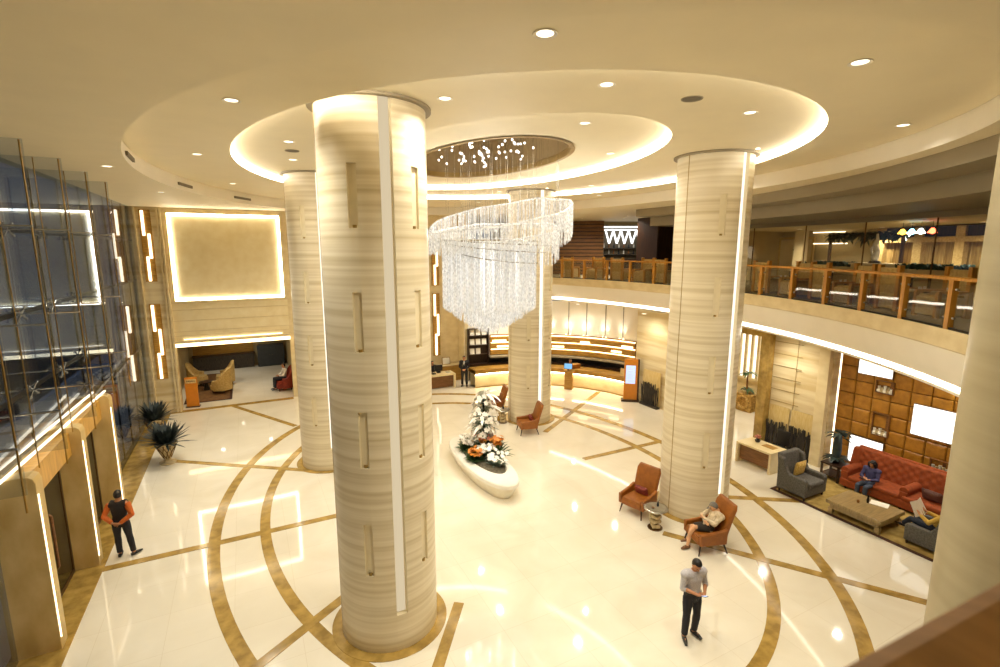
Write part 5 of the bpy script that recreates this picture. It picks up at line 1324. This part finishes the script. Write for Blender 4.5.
build('leaf', MB().box((0, 0, 1.05), (.06, 1.7, 2.1)), 'counter', t); build('frame', MB().box((.02, -.9, 1.1), (.1, .1, 2.2)).box((.02, .9, 1.1), (.1, .1, 2.2)).box((.02, 0, 2.2), (.1, 1.9, .1)), 'fabric_tan', t); build('plate', MB().box((-.04, 0, 1.6), (.02, .25, .08)), 'black', t)
for lab, a, r in (('restaurant table left of the pedestal', -10.8, 24.4), ('restaurant table right of the pedestal', -20.2, 24.3)):
    W, L = bp(a, r); t = hempty('dining_table', W, L, 5.9, radians(a), 'pale ' + lab, 'table'); build('table_top', MB().box((0, 0, .72), (.8, 1.6, .05)), 'cream_stone', t); [build('leg', MB().box((sx*.33, sy*.7, .35), (.06, .06, .70)), 'wood_dark', t) for sx in (-1, 1) for sy in (-1, 1)]
# far side: slatted wall, bar, cabinet
def upwall(name, x0, y0, x1, y1, z0, z1, th=.15):
    dx, dy = x1-x0, y1-y0; l = hypot(dx, dy); return ((x0+x1)/2, (y0+y1)/2), atan2(dy, dx), l
c_, a_, l_ = upwall('', 3.2, 33.6, 6.72, 33.0, 0, 0)
t = empty('slatted_wall', (c_[0], c_[1], 5.9), a_, 'dark brown horizontal slatted wall left of the bar', 'wall panel')
m = MB()
for i in range(15): m.box((0, 0, .12+i*.23), (l_, .10, .17))
build('slats', m, 'wood_slat', t); build('backing', MB().box((0, .1, 1.72), (l_, .06, 3.44)), 'wood_dark', t)
t = empty('bar_front', (7.95, 33.2, 5.9), 0, 'bright bar recess with a white zigzag sign', 'bar')
build('back_wall', MB().box((0, .9, 1.7), (2.6, .08, 3.4)), 'louvre', t)
for s in (-1, 1): build('bar_post', MB().box((s*1.25, 0, 1.6), (.12, .2, 3.2)), 'soffit', t)
build('lit_head', MB().box((0, -.02, 3.05), (2.4, .16, .10)), 'zigzag', t); build('header', MB().box((0, .0, 3.25), (2.6, .2, .3)), 'soffit', t)
m = MB()
for i in range(5):
    xa = -1.05+i*.5
    for q in (0, 1):
        p0, p1 = ((xa, 2.85), (xa+.25, 2.0)) if q == 0 else ((xa+.25, 2.0), (xa+.5, 2.85))
        if q and i == 4: continue
        m.tube([(p0[0], .1, p0[1]), (p1[0], .1, p1[1])], .055, 6)
m.box((0, .1, 2.87), (2.3, .08, .06))
build('zigzag_tubes', m, 'zigzag', t)
build('bar_counter', MB().box((0, -.1, .5), (2.3, .5, 1.0)), 'wood_dark', t); build('back_shelf', MB().box((0, .7, 1.3), (2.3, .3, .05)), 'steel', t); build('back_shelf', MB().box((0, .7, 1.7), (2.3, .3, .05)), 'steel', t)
for i in range(14):
    xx, zz = -1.0+(i % 7)*.33, 1.325 if i < 7 else 1.725
    b = empty('bottle', (7.95+xx, 33.9, 5.9+zz), 0, 'small bottle on the %s shelf behind the bar' % ('lower' if i < 7 else 'upper'), 'bottle', 'bottles on the %s bar shelf' % ('lower' if i < 7 else 'upper'))
    build('bottle_body', MB().lathe([(.001, 0), (.045, 0), (.045, .17), (.016, .22), (.016, .30), (.001, .30)], 10), ('screen_dark', 'paper', 'leather_orange')[i % 3], b)
t = empty('dark_cabinet', (9.39, 28.17, 5.9), radians(20.4), 'big dark wooden cabinet block between the bar and the right column', 'cabinet')
build('body', MB().box((0, 0, 1.66), (3.0, 1.8, 3.32)), 'wood_dark', t); build('door', MB().box((-.75, -.91, 1.66), (1.4, .03, 3.1)), 'wood_dark', t); build('door', MB().box((.75, -.91, 1.66), (1.4, .03, 3.1)), 'wood_dark', t); build('handle', MB().tube([(-.12, -.95, 1.2), (-.12, -.95, 2.2)], .02, 6), 'dark_metal', t)

# ================================================================== BACK LOUNGE (left, under the lintel)
rug('rug', -9.6, -7.5, 14.2, 20.6, 'brown rug under the tan armchairs of the back lounge', 'rug_brown', 'rug_border')
def tub_chair(label, W, L, rz, mat, group):
    t = hempty('tub_chair', W, L, .026 if W < -7 else 0, rz, label, 'armchair', group)
    build('seat', MB().box((0, .05, .30), (.72, .74, .30)), mat, t, bevel=.05); build('seat_cushion', MB().box((0, .08, .49), (.62, .62, .12)), mat, t, bevel=.04)
    m = MB(); rs = []
    for i in range(17):
        a = radians(-20 - 140*i/16 - 0); a = radians(200 - (-220)*i/16) if 0 else radians(-200 + 220*i/16)
        h = .72 + .62*max(0, cos(a+pi/2))**1.5
        ri, ro = .40, .52
        rs.append([(ri*cos(a), ri*sin(a), .15), (ro*cos(a), ro*sin(a), .15), (ro*1.05*cos(a), ro*1.05*sin(a), h-.03), ((ri+ro)/2*cos(a), (ri+ro)/2*sin(a), h), (ri*cos(a), ri*sin(a), h-.03)])
    m.rings(rs, True, True, True); build('curved_back', m, mat, t, angle=50)
    for sx in (-1, 1):
        for sy in (-1, 1): build('foot', MB().lathe([(.025, 0), (.035, .15)], 8, (sx*.3, sy*.3)), 'wood_dark', t)
    return t
G = 'tan armchairs of the back lounge'
tub_chair('tan armchair nearest the lintel opening in the back lounge', -8.0, 15.9, radians(60), 'fabric_tan', G)
tub_chair('tan armchair behind the first one in the back lounge', -7.9, 17.6, radians(95), 'fabric_tan', G)
tub_chair('tan armchair at the left side of the back lounge', -9.2, 17.9, radians(-100), 'fabric_tan', G)
r1 = tub_chair('red armchair at the right edge of the back lounge opening', -5.0, 14.95, radians(100), 'fabric_red', 'red armchair of the back lounge')
x, y = at(r1, 0, 0); person('person in dark clothes sitting in the red armchair of the back lounge', (x, y, .05), r1.rotation_euler[2], seated(.52, .1), dict(top='shirt_white', bottom='trousers'), vox=.016)
t = hempty('low_table', -8.75, 16.7, .026, 0, 'dark low table among the tan armchairs', 'table'); build('table_top', MB().lathe([(.001, .42), (.35, .42), (.35, .46), (.001, .46)], 24), 'wood_dark', t); build('stem', MB().tube([(0, 0, 0), (0, 0, .42)], [.16, .05], 12), 'dark_metal', t)
t = hempty('standing_sign', -9.15, 13.55+.1, 0, radians(-8), 'orange standing sign board left of the lounge opening', 'sign')
build('board', MB().box((0, 0, .74), (.52, .10, 1.44)), 'kiosk_orange', t, bevel=.01); build('top_band', MB().box((0, -.053, 1.28), (.46, .008, .2)), 'fabric_pale', t); build('base', MB().box((0, 0, .02), (.6, .3, .04)), 'wood_dark', t)
m = MB()
for i in range(6): m.box((-.15+.06*i, -.06, 1.28), (.035, .006, .05))
build('lettering', m, 'wood_dark', t)
t = hempty('wall_cabinet', -5.3, 21.7, 0, 0, 'dark blue double cabinet at the back wall of the lounge', 'cabinet')
build('body', MB().box((0, 0, .7), (1.6, .5, 1.4)), 'cabinet_blue', t)
for s in (-1, 1): d = build('door', MB().box((s*.4, -.26, .7), (.76, .02, 1.3)), 'cabinet_blue', t); build('knob', MB().ell((s*.08, -.28, .75), (.02, .02, .02), 8, 6), 'steel', d)
t = hempty('wall_bench', -8.0, 21.9, 0, 0, 'long dark sideboard below a gold band on the lounge back wall', 'sideboard')
build('body', MB().box((0, 0, .45), (3.4, .5, .9)), 'reed', t); build('gold_band', MB().box((0, .2, 1.35), (3.4, .06, .8)), 'wood_gold', t); build('top', MB().box((0, 0, .92), (3.5, .55, .04)), 'wood_dark', t)

# ================================================================== CAMERA, WORLD, VIEW
cam = bpy.data.cameras.new('camera'); cam.sensor_width = 36; cam.lens = 18.0; cam.clip_start = .02; cam.clip_end = 200; cam.dof.use_dof = True; cam.dof.focus_distance = 13; cam.dof.aperture_fstop = 2.8
co = bpy.data.objects.new('camera', cam); C.objects.link(co); co.location = (0, 0, 7.5); co.rotation_euler = (pi/2 - .166, 0, 0)
sc = bpy.context.scene; sc.camera = co
w = bpy.data.worlds.new('night'); sc.world = w; w.use_nodes = True
w.node_tree.nodes['Background'].inputs[0].default_value = (.16, .18, .22, 1); w.node_tree.nodes['Background'].inputs[1].default_value = .9
sc.view_settings.view_transform = 'Standard'; sc.view_settings.look = 'None'; sc.view_settings.gamma = 1; sc.view_settings.use_curve_mapping = False
sc.view_settings.exposure = 0.2
sc.cycles.use_denoising = True
sc.cycles.max_bounces = 10; sc.cycles.diffuse_bounces = 6; sc.cycles.transparent_max_bounces = 40; sc.cycles.sample_clamp_indirect = 6
sc.cycles.caustics_reflective = False; sc.cycles.caustics_refractive = False
